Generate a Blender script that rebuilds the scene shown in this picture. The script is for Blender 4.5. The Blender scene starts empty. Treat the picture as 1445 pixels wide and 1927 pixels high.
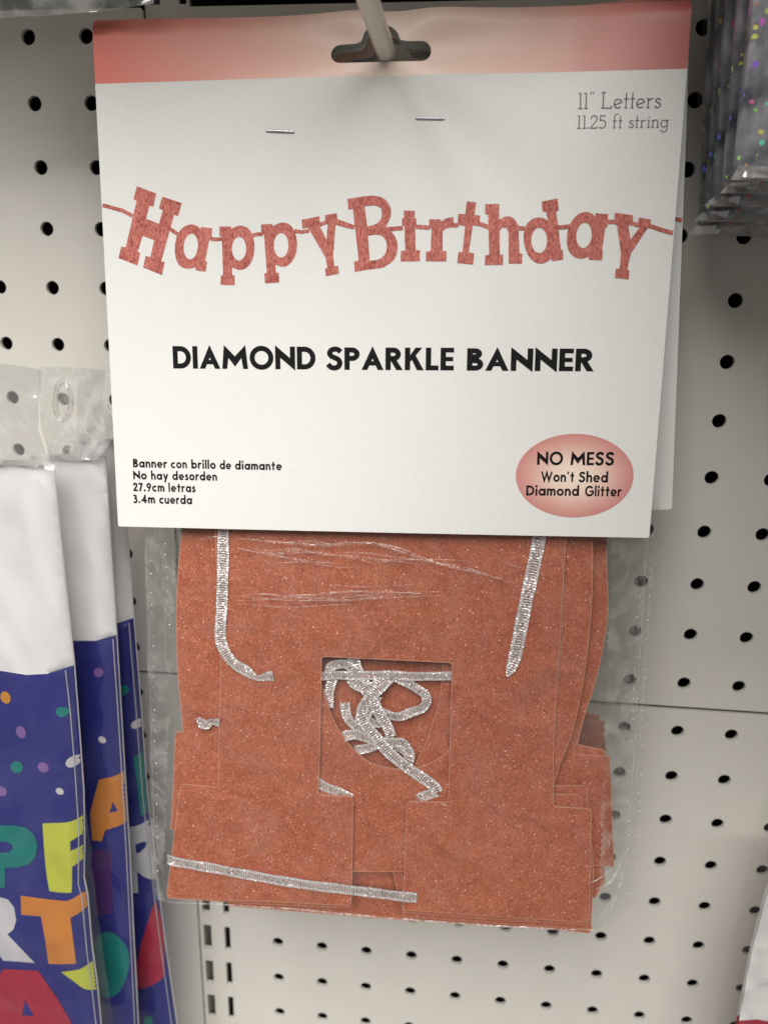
import bpy, bmesh, math, random
from mathutils import Vector, Matrix, noise
from mathutils.geometry import delaunay_2d_cdt
random.seed(7)
C = bpy.context.scene.collection
SC = bpy.context.scene
IN = 0.0254                      # everything below is laid out in inches, one hole of the pegboard per inch
# ------------------------------------------------------------------ camera
F_PX = 1449.44; W0, H0 = 1445.0, 1927.0
CR = Vector((0.9941752, 0.1066199, 0.0157462))      # camera right
CD = Vector((0.0439387, -0.2675526, -0.9625409))    # camera down
CF = Vector((-0.0984131, 0.9576262, -0.2706789))    # camera forward
CP = Vector((-4.35594, -13.72812, 14.02086))        # camera position (inches)
cam_d = bpy.data.cameras.new('camera'); cam = bpy.data.objects.new('camera', cam_d); C.objects.link(cam)
m = Matrix.Identity(4)
for i in range(3):
    m[i][0], m[i][1], m[i][2], m[i][3] = CR[i], -CD[i], -CF[i], CP[i]*IN
cam.matrix_world = m
cam_d.sensor_fit = 'VERTICAL'; cam_d.lens = 6.86; cam_d.sensor_height = 6.86*H0/F_PX; cam_d.sensor_width = cam_d.sensor_height*W0/H0
cam_d.clip_start = 0.01; cam_d.clip_end = 50
cam_d.dof.use_dof = True; cam_d.dof.focus_distance = 11.15*IN; cam_d.dof.aperture_fstop = 2.6
SC.camera = cam
# ------------------------------------------------------------------ world and lamps
SC.view_settings.view_transform = 'Standard'; SC.view_settings.look = 'None'
SC.view_settings.exposure = 0.06; SC.view_settings.gamma = 1
wd = bpy.data.worlds.new('World'); SC.world = wd; wd.use_nodes = True
bg = wd.node_tree.nodes['Background']; bg.inputs[0].default_value = (1.0, 0.95, 0.89, 1); bg.inputs[1].default_value = 0.20
def lamp(name, loc, aim, sx, sy, power, col=(1, .975, .935)):
    d = bpy.data.lights.new(name, 'AREA'); d.shape = 'RECTANGLE'; d.size = sx*IN; d.size_y = sy*IN; d.energy = power; d.color = col
    o = bpy.data.objects.new(name, d); C.objects.link(o); o.location = Vector(loc)*IN
    o.rotation_euler = (Vector(aim)-Vector(loc)).to_track_quat('-Z', 'Y').to_euler()
    return o
lamp('ceiling_lamp', (4, -102, 122), (-6, 0, 4), 150, 105, 300)
lamp('ceiling_lamp', (60, -120, 110), (-4, 0, 4), 60, 40, 18)
SHADE_SHELVES = [(-40, -11.5, 5.6, 20.9), (-11.49, -1.1, 7.0, 20.7), (-1.09, 26, 20, 19.3)]  # unseen slabs overhead, depths set for the shade they cast
SC.cycles.transparent_max_bounces = 24; SC.cycles.max_bounces = 8; SC.cycles.caustics_reflective = False; SC.cycles.caustics_refractive = False

# ------------------------------------------------------------------ geometry helpers
def ray(px, py): return (CF + CR*((px-W0/2)/F_PX) + CD*((py-H0/2)/F_PX))
def at(px, py, Y):
    """point of the vertical plane y=Y seen at that place of the photograph"""
    d = ray(px, py); return CP + d*((Y-CP.y)/d.y)
# the hanging header card: a plane with its own axes, leaning a little forward at its foot
CU = Vector((.99978951, .01375964, .01521859)); CV = Vector((-.01634053, .0854857, .99620539)); CN = CU.cross(CV)
CN = -CN if CN.y > 0 else CN                                   # towards the shopper
CC = Vector((-5.6371, -2.5, 14.1522))
def uv(px, py, d=0.0):
    r = ray(px, py); o = CC - CN*d
    p = CP + r*((o-CP).dot(CN)/r.dot(CN)); q = p-o
    return (q.dot(CU), q.dot(CV))
def P3(u, v, d=0.0): return CC + CU*u + CV*v - CN*d
def bulge(u, v):
    """soft creases that run down and outwards from the hang hole, plus a slight bow"""
    h0 = (0.12, 2.95); du, dv = u-h0[0], v-h0[1]; r = math.hypot(du, dv)
    a = math.atan2(du, -dv)
    k = math.exp(-((r-1.6)/1.5)**2)*min(1, r/0.7)
    w = 0.06*k*math.cos(a*5.2+0.4) + 0.055*k*math.exp(-((a-0.55)/0.22)**2) + 0.055*k*math.exp(-((a+0.6)/0.25)**2)
    w += 0.030*math.cos(u*0.42+.1)*(0.4-0.12*v) - 0.02
    w += 0.010*noise.noise(Vector((u*.5, v*.45, 3.1)))
    return w
def card_pt(u, v, d=0.0): return P3(u, v, d) + CN*bulge(u, v)

def in_poly(x, y, poly):
    c = False; n = len(poly); j = n-1
    for i in range(n):
        xi, yi = poly[i]; xj, yj = poly[j]
        if (yi > y) != (yj > y) and x < (xj-xi)*(y-yi)/(yj-yi)+xi: c = not c
        j = i
    return c
def subdiv(poly, step):
    out = []
    for i, a in enumerate(poly):
        b = poly[(i+1) % len(poly)]; n = max(1, int(math.hypot(b[0]-a[0], b[1]-a[1])/step))
        out += [(a[0]+(b[0]-a[0])*k/n, a[1]+(b[1]-a[1])*k/n) for k in range(n)]
    return out
def cdt(outer, holes=(), step=None, lines=()):
    """triangulate a polygon with holes, with an inner grid of points when step is given"""
    vs, es = [], []
    for loop in [outer, *holes]:
        s = len(vs); n = len(loop); vs += [Vector(p) for p in loop]; es += [(s+i, s+(i+1) % n) for i in range(n)]
    for ln in lines:
        s = len(vs); vs += [Vector(p) for p in ln]; es += [(s+i, s+i+1) for i in range(len(ln)-1)]
    if step:
        x0 = min(p[0] for p in outer); x1 = max(p[0] for p in outer); y0 = min(p[1] for p in outer); y1 = max(p[1] for p in outer)
        j = 0; y = y0+step/2
        while y < y1:
            x = x0+step*(.25 if j % 2 else .75)
            while x < x1:
                if in_poly(x, y, outer) and not any(in_poly(x, y, h) for h in holes): vs.append(Vector((x, y)))
                x += step
            y += step*.87; j += 1
    V, E_, Fc, *_ = delaunay_2d_cdt(vs, es, [], 0, 1e-6)
    out = []
    for f in Fc:
        cx = sum(V[i].x for i in f)/3; cy = sum(V[i].y for i in f)/3
        if in_poly(cx, cy, outer) and not any(in_poly(cx, cy, h) for h in holes):
            a, b, c = (V[i] for i in f)
            out.append(tuple(f) if (b-a).cross(c-a) > 0 else tuple(reversed(f)))
    return [(v.x, v.y) for v in V], out
def union(polys):
    vs, fs = [], []
    for p in polys:
        fs.append(list(range(len(vs), len(vs)+len(p)))); vs += [Vector(q) for q in p]
    V, E_, Fc, *_ = delaunay_2d_cdt(vs, [], fs, 0, 1e-6)
    out = []
    for f in Fc:
        a, b, c = (V[i] for i in f[:3]); g = (a+b+c)/3
        if not any(in_poly(g.x, g.y, p) for p in polys): continue
        out.append(tuple(f) if (b-a).cross(c-a) > 0 else tuple(reversed(f)))
    return [(v.x, v.y) for v in V], out
def fillet(poly, r, n=4):
    out = []; N = len(poly)
    for i in range(N):
        a, b, c = Vector(poly[i-1]), Vector(poly[i]), Vector(poly[(i+1) % N])
        d1, d2 = a-b, c-b; k = min(r, d1.length*.45, d2.length*.45)
        p, q = b+d1.normalized()*k, b+d2.normalized()*k
        for t in range(n+1):
            s = t/n; out.append(tuple(p*(1-s)**2 + b*(2*s*(1-s)) + q*s*s))
    return out
def spline(pts, n=8, closed=False):
    out = []; N = len(pts); P = [Vector(p) for p in pts]
    rng = range(N if closed else N-1)
    for i in rng:
        p0 = P[i-1] if (closed or i > 0) else P[0]*2-P[1]; p1 = P[i]; p2 = P[(i+1) % N]
        p3 = P[(i+2) % N] if (closed or i+2 < N) else P[-1]*2-P[-2]
        for k in range(n):
            t = k/n
            out.append(tuple(.5*((2*p1)+(-p0+p2)*t+(2*p0-5*p1+4*p2-p3)*t*t+(-p0+3*p1-3*p2+p3)*t**3)))
    if not closed: out.append(tuple(P[-1]))
    return out
def ell(cx, cy, rx, ry, n=28, rot=0):
    c, s = math.cos(rot), math.sin(rot)
    return [(cx+rx*math.cos(t)*c-ry*math.sin(t)*s, cy+rx*math.cos(t)*s+ry*math.sin(t)*c) for t in [2*math.pi*i/n for i in range(n)]]

def thing(name, label, cat, loc, group=None):
    o = bpy.data.objects.new(name, None); C.objects.link(o); o.location = Vector(loc)*IN; o.empty_display_size = .01
    o['label'] = label; o['category'] = cat
    if group: o['group'] = group
    return o
def root_of(o):
    while o.parent: o = o.parent
    return o
def mesh(name, verts, faces, mats, parent=None, smooth=False, uvs=None, fmat=None, base=None):
    """verts in inches, world; the mesh is stored relative to its thing's base"""
    b = (root_of(parent).location/IN) if parent else Vector(base if base is not None else (0, 0, 0))
    me = bpy.data.meshes.new(name); me.from_pydata([tuple((Vector(v)-b)*IN) for v in verts], [], faces)
    for mt in (mats if isinstance(mats, (list, tuple)) else [mats]): me.materials.append(mt)
    if fmat: me.polygons.foreach_set('material_index', fmat)
    if uvs:
        l = me.uv_layers.new(name='UVMap')
        for lp in me.loops: l.data[lp.index].uv = uvs[lp.vertex_index]
    if smooth: me.polygons.foreach_set('use_smooth', [True]*len(me.polygons))
    me.update()
    if smooth: me.set_sharp_from_angle(angle=.8)
    o = bpy.data.objects.new(name, me); C.objects.link(o)
    if parent: o.parent = parent
    else: o.location = b*IN
    return o
def tag(o, label, cat, group=None):
    o['label'] = label; o['category'] = cat
    if group: o['group'] = group
    return o
def sheet(outer, holes, fn, step=None, th=0, back=None):
    """2-D outline -> 3-D sheet; fn(x,y,d) gives the point, th its thickness (towards -normal)"""
    V, Fc = cdt(outer, holes, step)
    vs = [fn(x, y, 0) for x, y in V]; fs = list(Fc); uvs = list(V)
    if th:
        n = len(vs); vs += [fn(x, y, th) for x, y in V]; uvs += V
        fs += [tuple(i+n for i in reversed(f)) for f in Fc]
        cnt = {}
        for f in Fc:
            for i in range(3): cnt[(f[i], f[(i+1) % 3])] = 1
        for (a, b) in cnt:
            if (b, a) not in cnt: fs.append((a, a+n, b+n, b))
    return vs, fs, uvs
def tube(pts, r, n=12):
    vs, fs = [], []; P = [Vector(p) for p in pts]; up = None
    for i, p in enumerate(P):
        t = (P[min(i+1, len(P)-1)]-P[max(i-1, 0)]).normalized()
        if up is None: up = t.orthogonal().normalized()
        up = (up-t*up.dot(t)).normalized(); sd = t.cross(up); rr = r[i] if isinstance(r, (list, tuple)) else r
        vs += [p+(up*math.cos(a)+sd*math.sin(a))*rr for a in [2*math.pi*k/n for k in range(n)]]
    for i in range(len(P)-1):
        for k in range(n): fs.append((i*n+k, i*n+(k+1) % n, (i+1)*n+(k+1) % n, (i+1)*n+k))
    fs.append(tuple(reversed(range(n)))); fs.append(tuple((len(P)-1)*n+k for k in range(n)))
    return vs, fs

# ------------------------------------------------------------------ materials
def nm(name):
    mt = bpy.data.materials.new(name); mt.use_nodes = True; nt = mt.node_tree
    return mt, nt, nt.nodes, nt.links, nt.nodes['Principled BSDF']
def plain(name, col, rough=.5, metal=0, bump=0, bscale=400, spec=.5, vary=0, vscale=60):
    mt, nt, N, L, b = nm(name)
    b.inputs['Base Color'].default_value = (*col, 1); b.inputs['Roughness'].default_value = rough; b.inputs['Metallic'].default_value = metal
    b.inputs['Specular IOR Level'].default_value = spec
    tc = N.new('ShaderNodeTexCoord')
    if vary:
        nz = N.new('ShaderNodeTexNoise'); nz.inputs['Scale'].default_value = vscale; nz.inputs['Detail'].default_value = 6
        L.new(tc.outputs['Object'], nz.inputs['Vector'])
        mr = N.new('ShaderNodeMapRange'); mr.inputs[1].default_value = .3; mr.inputs[2].default_value = .7; mr.inputs[3].default_value = 1-vary; mr.inputs[4].default_value = 1+vary
        L.new(nz.outputs['Fac'], mr.inputs[0])
        mx = N.new('ShaderNodeVectorMath'); mx.operation = 'SCALE'; mx.inputs[0].default_value = col
        L.new(mr.outputs[0], mx.inputs['Scale']); L.new(mx.outputs[0], b.inputs['Base Color'])
    if bump:
        nz = N.new('ShaderNodeTexNoise'); nz.inputs['Scale'].default_value = bscale; nz.inputs['Detail'].default_value = 4
        L.new(tc.outputs['Object'], nz.inputs['Vector'])
        bp = N.new('ShaderNodeBump'); bp.inputs['Strength'].default_value = bump; bp.inputs['Distance'].default_value = .0005
        L.new(nz.outputs['Fac'], bp.inputs['Height']); L.new(bp.outputs[0], b.inputs['Normal'])
    return mt
M_PEG = plain('peg_enamel', (.66, .635, .585), .42, bump=.06, bscale=900, vary=.025, vscale=40)
M_POST = plain('post_enamel', (.70, .67, .61), .45, vary=.02)
M_DARK = plain('dark_void', (.006, .0055, .005), .9)
M_HOOK = plain('hook_coating', (.60, .55, .48), .32, vary=.03)
M_INK = plain('black_ink', (.007, .0065, .007), .7, spec=.15)
M_SLATE = plain('grey_ink', (.115, .095, .10), .6)
M_STEEL = plain('staple_steel', (.55, .55, .58), .35, metal=1)
M_CARD = plain('white_card', (.675, .675, .652), .62, bump=.14, bscale=1800, vary=.018, vscale=700, spec=.3)

def band_mat(name, stops, axis_scale, noise_amt=.06, radial=False):
    """printed rose-gold gradient; runs along the print's own width (or out from its centre)"""
    mt, nt, N, L, b = nm(name); b.inputs['Roughness'].default_value = .42
    u = N.new('ShaderNodeUVMap')
    nz = N.new('ShaderNodeTexNoise'); nz.inputs['Scale'].default_value = 3.2; nz.inputs['Detail'].default_value = 5; nz.inputs['Roughness'].default_value = .6
    L.new(u.outputs[0], nz.inputs['Vector'])
    if radial:
        ln = N.new('ShaderNodeVectorMath'); ln.operation = 'LENGTH'; L.new(u.outputs[0], ln.inputs[0]); src = ln.outputs['Value']
    else:
        sp = N.new('ShaderNodeSeparateXYZ'); L.new(u.outputs[0], sp.inputs[0]); src = sp.outputs[0]
    ad = N.new('ShaderNodeMath'); ad.operation = 'MULTIPLY_ADD'; ad.inputs[1].default_value = noise_amt*2
    L.new(nz.outputs['Fac'], ad.inputs[0]); L.new(src, ad.inputs[2])
    sb = N.new('ShaderNodeMath'); sb.operation = 'SUBTRACT'; sb.inputs[1].default_value = noise_amt; L.new(ad.outputs[0], sb.inputs[0])
    cr = N.new('ShaderNodeValToRGB'); els = cr.color_ramp.elements
    while len(els) < len(stops): els.new(.5)
    for e, (p, c) in zip(els, stops): e.position = p; e.color = (*c, 1)
    L.new(sb.outputs[0], cr.inputs[0]); L.new(cr.outputs[0], b.inputs['Base Color'])
    return mt
M_BAND = band_mat('rose_band', [(0, (.66, .15, .11)), (.18, (.62, .24, .19)), (.36, (.74, .46, .38)), (.52, (.84, .68, .59)), (.68, (.76, .52, .44)), (.84, (.50, .21, .175)), (1, (.42, .095, .08))], 1)
M_BADGE = band_mat('rose_badge', [(0, (.82, .70, .60)), (.35, (.78, .60, .51)), (.75, (.62, .34, .29)), (1, (.54, .22, .20))], 1, .08, True)

def grain_normal(N, L, vec, scale, amount):
    """little foil flakes, each tilted its own way"""
    vo = N.new('ShaderNodeTexVoronoi'); vo.inputs['Scale'].default_value = scale; L.new(vec, vo.inputs['Vector'])
    sb = N.new('ShaderNodeVectorMath'); sb.operation = 'SUBTRACT'; L.new(vo.outputs['Color'], sb.inputs[0]); sb.inputs[1].default_value = (.5, .5, .5)
    sl = N.new('ShaderNodeVectorMath'); sl.operation = 'SCALE'; L.new(sb.outputs[0], sl.inputs[0]); sl.inputs['Scale'].default_value = amount
    ge = N.new('ShaderNodeNewGeometry'); ad = N.new('ShaderNodeVectorMath'); ad.operation = 'ADD'; L.new(ge.outputs['Normal'], ad.inputs[0]); L.new(sl.outputs[0], ad.inputs[1])
    no = N.new('ShaderNodeVectorMath'); no.operation = 'NORMALIZE'; L.new(ad.outputs[0], no.inputs[0])
    sp = N.new('ShaderNodeSeparateColor'); L.new(vo.outputs['Color'], sp.inputs[0])
    return no.outputs[0], sp
def glitter(name, c1, c2, sparkle, sc=1.0, fibre=1.0):
    mt, nt, N, L, b = nm(name); tc = N.new('ShaderNodeTexCoord')
    mp = N.new('ShaderNodeMapping'); mp.inputs['Scale'].default_value = (1.0, 1.0, .5); mp.inputs['Rotation'].default_value = (0, .25, 0); L.new(tc.outputs['Object'], mp.inputs[0])
    def noise_(scale, det, vec, rough=.6):
        n = N.new('ShaderNodeTexNoise'); n.inputs['Scale'].default_value = scale; n.inputs['Detail'].default_value = det; n.inputs['Roughness'].default_value = rough; L.new(vec, n.inputs['Vector']); return n.outputs['Fac']
    n1 = noise_(1900*sc, 3, mp.outputs[0], .7); n2 = noise_(330*sc, 4, mp.outputs[0]); n3 = noise_(45, 2, tc.outputs['Object'])
    def ma(a, k, c):
        m = N.new('ShaderNodeMath'); m.operation = 'MULTIPLY_ADD'; L.new(a, m.inputs[0]); m.inputs[1].default_value = k
        if isinstance(c, float): m.inputs[2].default_value = c
        else: L.new(c, m.inputs[2])
        return m.outputs[0]
    f = ma(n3, .16, ma(n2, .34, ma(n1, 1.4, 0.0)))
    cr = N.new('ShaderNodeValToRGB'); cr.color_ramp.elements[0].position = .70; cr.color_ramp.elements[0].color = (*c1, 1)
    cr.color_ramp.elements[1].position = 1.22; cr.color_ramp.elements[1].color = (*c2, 1)
    mr = N.new('ShaderNodeMapRange'); mr.inputs[1].default_value = .66; mr.inputs[2].default_value = 1.24; L.new(f, mr.inputs[0])
    cr.color_ramp.elements[0].position = 0; cr.color_ramp.elements[1].position = 1
    L.new(mr.outputs[0], cr.inputs[0]); L.new(cr.outputs[0], b.inputs['Base Color']); b.inputs['Roughness'].default_value = .6; b.inputs['Specular IOR Level'].default_value = .3
    bp = N.new('ShaderNodeBump'); bp.inputs['Strength'].default_value = .6*fibre; bp.inputs['Distance'].default_value = .0004; L.new(n1, bp.inputs['Height']); L.new(bp.outputs[0], b.inputs['Normal'])
    if sparkle:
        nrm, sp = grain_normal(N, L, tc.outputs['Object'], 2500*sc, 1.5)
        gt = N.new('ShaderNodeMath'); gt.operation = 'GREATER_THAN'; gt.inputs[1].default_value = 1-sparkle; L.new(sp.outputs[1], gt.inputs[0])
        L.new(gt.outputs[0], b.inputs['Coat Weight']); b.inputs['Coat Roughness'].default_value = .30; b.inputs['Coat IOR'].default_value = 1.75; b.inputs['Coat Tint'].default_value = (1, .82, .70, 1); L.new(nrm, b.inputs['Coat Normal'])
    return mt
M_GLIT = glitter('copper_glitter_paper', (.31, .064, .029), (.64, .22, .125), .30)
M_EDGE_LIT = plain('paper_edge_highlight', (.60, .27, .18), .55)  # pale cut core, lightened to carry the edges' highlight
M_PRINT = glitter('printed_glitter_red', (.22, .035, .026), (.62, .21, .17), .0, .75, .3)

def ribbon_mat():
    """ladder-woven silver tinsel; u runs along the ribbon in ribbon widths, v across it"""
    mt, nt, N, L, b = nm('silver_tinsel'); u = N.new('ShaderNodeUVMap'); sp = N.new('ShaderNodeSeparateXYZ'); L.new(u.outputs[0], sp.inputs[0])
    b.inputs['Metallic'].default_value = .3; b.inputs['Roughness'].default_value = .2
    def mth(op, a, bb=None, c=None):
        n = N.new('ShaderNodeMath'); n.operation = op
        for i, x in enumerate((a, bb, c)):
            if x is None: continue
            if isinstance(x, (int, float)): n.inputs[i].default_value = x
            else: L.new(x, n.inputs[i])
        return n.outputs[0]
    su = mth('ABSOLUTE', mth('SINE', mth('MULTIPLY', sp.outputs[0], 3.14159*4.6)))       # rungs
    edge = mth('ABSOLUTE', mth('SUBTRACT', sp.outputs[1], .5))                            # 0 middle, .5 edge
    gap = mth('MULTIPLY', mth('GREATER_THAN', su, .62), mth('LESS_THAN', edge, .27))
    nz = N.new('ShaderNodeTexNoise'); nz.inputs['Scale'].default_value = 9; nz.inputs['Detail'].default_value = 5; L.new(u.outputs[0], nz.inputs['Vector'])
    cr = N.new('ShaderNodeValToRGB'); cr.color_ramp.elements[0].position = .32; cr.color_ramp.elements[0].color = (.72, .66, .65, 1); cr.color_ramp.elements[1].position = .68; cr.color_ramp.elements[1].color = (.97, .96, .97, 1)
    L.new(nz.outputs['Fac'], cr.inputs[0])
    mx = N.new('ShaderNodeMix'); mx.data_type = 'RGBA'; L.new(mth('MULTIPLY', gap, mth('MULTIPLY', nz.outputs['Fac'], 1.3)), mx.inputs[0]); L.new(cr.outputs[0], mx.inputs[6]); mx.inputs[7].default_value = (.26, .105, .075, 1)
    L.new(mx.outputs[2], b.inputs['Base Color'])
    nrm, sp2 = grain_normal(N, L, u.outputs[0], 8, .85)
    bp = N.new('ShaderNodeBump'); bp.inputs['Strength'].default_value = .5; bp.inputs['Distance'].default_value = .0003; L.new(su, bp.inputs['Height']); L.new(nrm, bp.inputs['Normal'])
    L.new(bp.outputs[0], b.inputs['Normal'])
    return mt
M_RIB = ribbon_mat()

def film(name, haze=.05, gloss=.10, bump=.5, scale=45, tint=(.97, .97, .96), hazecol=(.8, .8, .8), rough=.09, con=.5, hs=1.7, stretch=1.0):
    """clear cellophane: mostly see-through, a thin milky veil and a sharp wrinkled sheen"""
    mt, nt, N, L, b = nm(name); out = N['Material Output']; tc = N.new('ShaderNodeTexCoord')
    nz = N.new('ShaderNodeTexNoise'); nz.inputs['Scale'].default_value = scale; nz.inputs['Detail'].default_value = 3; nz.inputs['Distortion'].default_value = 1.2
    mp = N.new('ShaderNodeMapping'); mp.inputs['Scale'].default_value = (1, 1, stretch); L.new(tc.outputs['Object'], mp.inputs[0]); L.new(mp.outputs[0], nz.inputs['Vector'])
    bp = N.new('ShaderNodeBump'); bp.inputs['Strength'].default_value = bump; bp.inputs['Distance'].default_value = .004; L.new(nz.outputs['Fac'], bp.inputs['Height'])
    tr = N.new('ShaderNodeBsdfTransparent'); tr.inputs[0].default_value = (*tint, 1)
    df = N.new('ShaderNodeBsdfDiffuse'); df.inputs[0].default_value = (*hazecol, 1)
    gl = N.new('ShaderNodeBsdfGlossy'); gl.inputs[0].default_value = (1, 1, 1, 1); gl.inputs['Roughness'].default_value = rough; L.new(bp.outputs[0], gl.inputs['Normal'])
    lw = N.new('ShaderNodeLayerWeight'); lw.inputs[0].default_value = .25; L.new(bp.outputs[0], lw.inputs['Normal'])
    ma = N.new('ShaderNodeMath'); ma.operation = 'MULTIPLY_ADD'; ma.inputs[1].default_value = .5; ma.inputs[2].default_value = gloss*.55; L.new(lw.outputs['Fresnel'], ma.inputs[0]); ma.use_clamp = True
    m1 = N.new('ShaderNodeMixShader'); L.new(tr.outputs[0], m1.inputs[1]); L.new(df.outputs[0], m1.inputs[2])
    # haze is uneven: crumpled cellophane whitens along its folds
    n2 = N.new('ShaderNodeTexNoise'); n2.inputs['Scale'].default_value = scale*hs; n2.inputs['Detail'].default_value = 6; n2.inputs['Distortion'].default_value = 2.0; L.new(tc.outputs['Object'], n2.inputs['Vector'])
    mr = N.new('ShaderNodeMapRange'); mr.inputs[1].default_value = .42; mr.inputs[2].default_value = .70; mr.inputs[3].default_value = haze*(1-con*1.3); mr.inputs[4].default_value = haze*(1+con*2.6)
    L.new(n2.outputs['Fac'], mr.inputs[0]); L.new(mr.outputs[0], m1.inputs[0])
    m2 = N.new('ShaderNodeMixShader'); L.new(ma.outputs[0], m2.inputs[0]); L.new(m1.outputs[0], m2.inputs[1]); L.new(gl.outputs[0], m2.inputs[2])
    L.new(m2.outputs[0], out.inputs[0]); N.remove(b)
    return mt
M_FILM = film('clear_cellophane', .017, .06, .5, 48, con=.45, hs=.7)
M_MARGIN = film('crumpled_bag_margin', .075, .085, .28, 50, hazecol=(.80, .80, .76), con=.6, hs=1.2)
M_CREASE_SHEEN = film('crease_sheen_film', .085, .05, .2, 90, hazecol=(.92, .9, .88))  # milky film, its colour carries the highlights of creases and edges
M_PERF_SHEEN = film('pricked_and_sheen_film', .28, .15, .4, 160, hazecol=(.85, .84, .82))  # milky film for the pricks and for painted crumple highlights
M_SEAL = film('heat_sealed_film', .16, .14, .4, 160)
M_SLEEVE = film('clear_sleeve', .02, .09, .14, 34, stretch=.12, hazecol=(.75, .75, .78), tint=(.985, .985, .985), con=.3, hs=.6)
M_CRUMP = film('crumpled_cellophane', .34, .55, 1.0, 34, hazecol=(.66, .66, .65), rough=.14)
M_SOFTF = film('smooth_cellophane', .50, .22, .35, 18, hazecol=(.50, .50, .48), rough=.16, con=.5)
M_GREYF = film('grey_layered_film', .60, .10, .4, 40, hazecol=(.50, .46, .43), con=.2)
M_NAVY = plain('navy_print', (.015, .019, .20), .38)
M_WHITE = plain('white_print', (.88, .87, .87), .42)
COL = {k: plain(k+'_print', c, .38) for k, c in dict(teal=(.0, .205, .185), lime=(.56, .60, .06), orange=(.66, .235, .04), red=(.42, .018, .05), lilac=(.23, .12, .36), amber=(.58, .255, .03), silver=(.62, .61, .64), purple=(.075, .02, .14)).items()}
M_FOLD = plain('folded_edge', (.50, .49, .55), .35)

# ------------------------------------------------------------------ the store fixture
def box(x0, x1, y0, y1, z0, z1):
    v = [(x, y, z) for z in (z0, z1) for y in (y0, y1) for x in (x0, x1)]
    return v, [(0, 2, 3, 1), (4, 5, 7, 6), (0, 1, 5, 4), (2, 6, 7, 3), (0, 4, 6, 2), (1, 3, 7, 5)]
v, f = box(-40, 30, 1.3, 1.5, -30, 45)
w = mesh('wall', v, f, M_DARK, base=(-5, 1.4, 0)); w['kind'] = 'structure'
LX, LZ = .06, .03
def peg_panel(x0, x1, z0, z1, ox, oz, label):
    r = .122; holes = []; ks = 14
    for i in range(math.ceil(x0-ox+.2), math.floor(x1-ox-.2)+1):
        for k in range(math.ceil(z0-oz+.2), math.floor(z1-oz-.2)+1): holes.append((i+ox, k+oz))
    loops = [ell(hx, hz, r, r, 18) for hx, hz in holes]
    outer = subdiv(fillet([(x0, z0), (x1, z0), (x1, z1), (x0, z1)], .05), .5)
    vs = [Vector(p) for p in outer]; n = len(outer); es = [(i, (i+1) % n) for i in range(n)]
    for lp in loops:
        s = len(vs); vs += [Vector(p) for p in lp]; es += [(s+i, s+(i+1) % len(lp)) for i in range(len(lp))]
    V, E_, Fc, *_ = delaunay_2d_cdt(vs, es, [], 0, 1e-6)
    hs = {(round(hx-ox), round(hz-oz)): (hx, hz) for hx, hz in holes}; tris = []
    for t in Fc:
        cx = sum(V[i].x for i in t)/3; cz = sum(V[i].y for i in t)/3
        h = hs.get((round(cx-ox), round(cz-oz)))
        if h and math.hypot(cx-h[0], cz-h[1]) < r*.985: continue
        if not in_poly(cx, cz, outer): continue
        a, b, c = (V[i] for i in t); tris.append(tuple(t) if (b-a).cross(c-a) > 0 else tuple(reversed(t)))
    P = [(q.x, q.y) for q in V]; N = len(P)
    bm_v = [(x, 0, z) for x, z in P]
    edges = {}
    for t in tris:
        for i in range(3): edges[(t[i], t[(i+1) % 3])] = 1
    rim = [(a, b) for a, b in edges if (b, a) not in edges]
    # the rim rolls back into the sheet: a small rounded lip, then the wall of the hole
    idx = sorted({i for e in rim for i in e}); pos = {i: j for j, i in enumerate(idx)}
    vs3 = list(bm_v); fs = list(tris)
    for dy in (.012, .075):
        vs3 += [(P[i][0], dy, P[i][1]) for i in idx]
    nI = len(idx)
    for a, b in rim:
        pa, pb = pos[a], pos[b]
        fs.append((a, N+pa, N+pb, b)); fs.append((N+pa, N+nI+pa, N+nI+pb, N+pb))
    # inset lip so that the edge catches light softly
    o = mesh('pegboard_panel', vs3, fs, M_PEG, base=((x0+x1)/2, 0, (z0+z1)/2))
    return tag(o, label, 'pegboard', 'pegboard panels of the store fixture')
peg_panel(-9.07, 15, 6.535, 18.45, 0, LZ, 'upper right beige pegboard panel in the shade beside the white card')
peg_panel(-9.07, 15, -5.5, 6.465, 0, 0, 'lower right beige pegboard panel below the seam, under the copper letters')
peg_panel(-21.84, -9.84, 6.535, 18.45, -11.826, .059, 'upper left beige pegboard panel with round holes left of the white card')
peg_panel(-21.84, -9.84, -5.5, 6.465, -11.826, .03, 'lower left beige pegboard panel next to the slotted post, mostly behind the navy packs')
peg_panel(-9.07, 15, 18.66, 30.5, 0, .03, 'beige pegboard panel above the dark gap at the top right edge of the photo')
peg_panel(-21.84, -9.84, 18.66, 30.5, -11.826, .059, 'beige pegboard panel above the dark gap at the top left corner of the photo')
# slotted upright between the panels
slots = []
for k in range(-6, 31):
    slots.append([(-9.75, k-.48), (-9.57, k-.48), (-9.57, k+.18), (-9.75, k+.18)])
    slots.append([(-9.26, k-.48), (-9.13, k-.48), (-9.13, k+.18), (-9.26, k+.18)])
outer = [(-9.83, -7), (-9.08, -7), (-9.08, 31), (-9.83, 31)]
v, f, _ = sheet(outer, slots, lambda x, z, d: (x, .10+d, z), th=.09)
v2, f2 = box(-9.829, -9.81, .192, 1.2, -7, 31); n = len(v); v += v2; f += [tuple(i+n for i in q) for q in f2]
tag(mesh('slotted_upright', v, f, M_POST, base=(-9.45, .1, 12)), 'cream steel post with two columns of black rectangular slots between pegboard panels', 'shelf upright')

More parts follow.
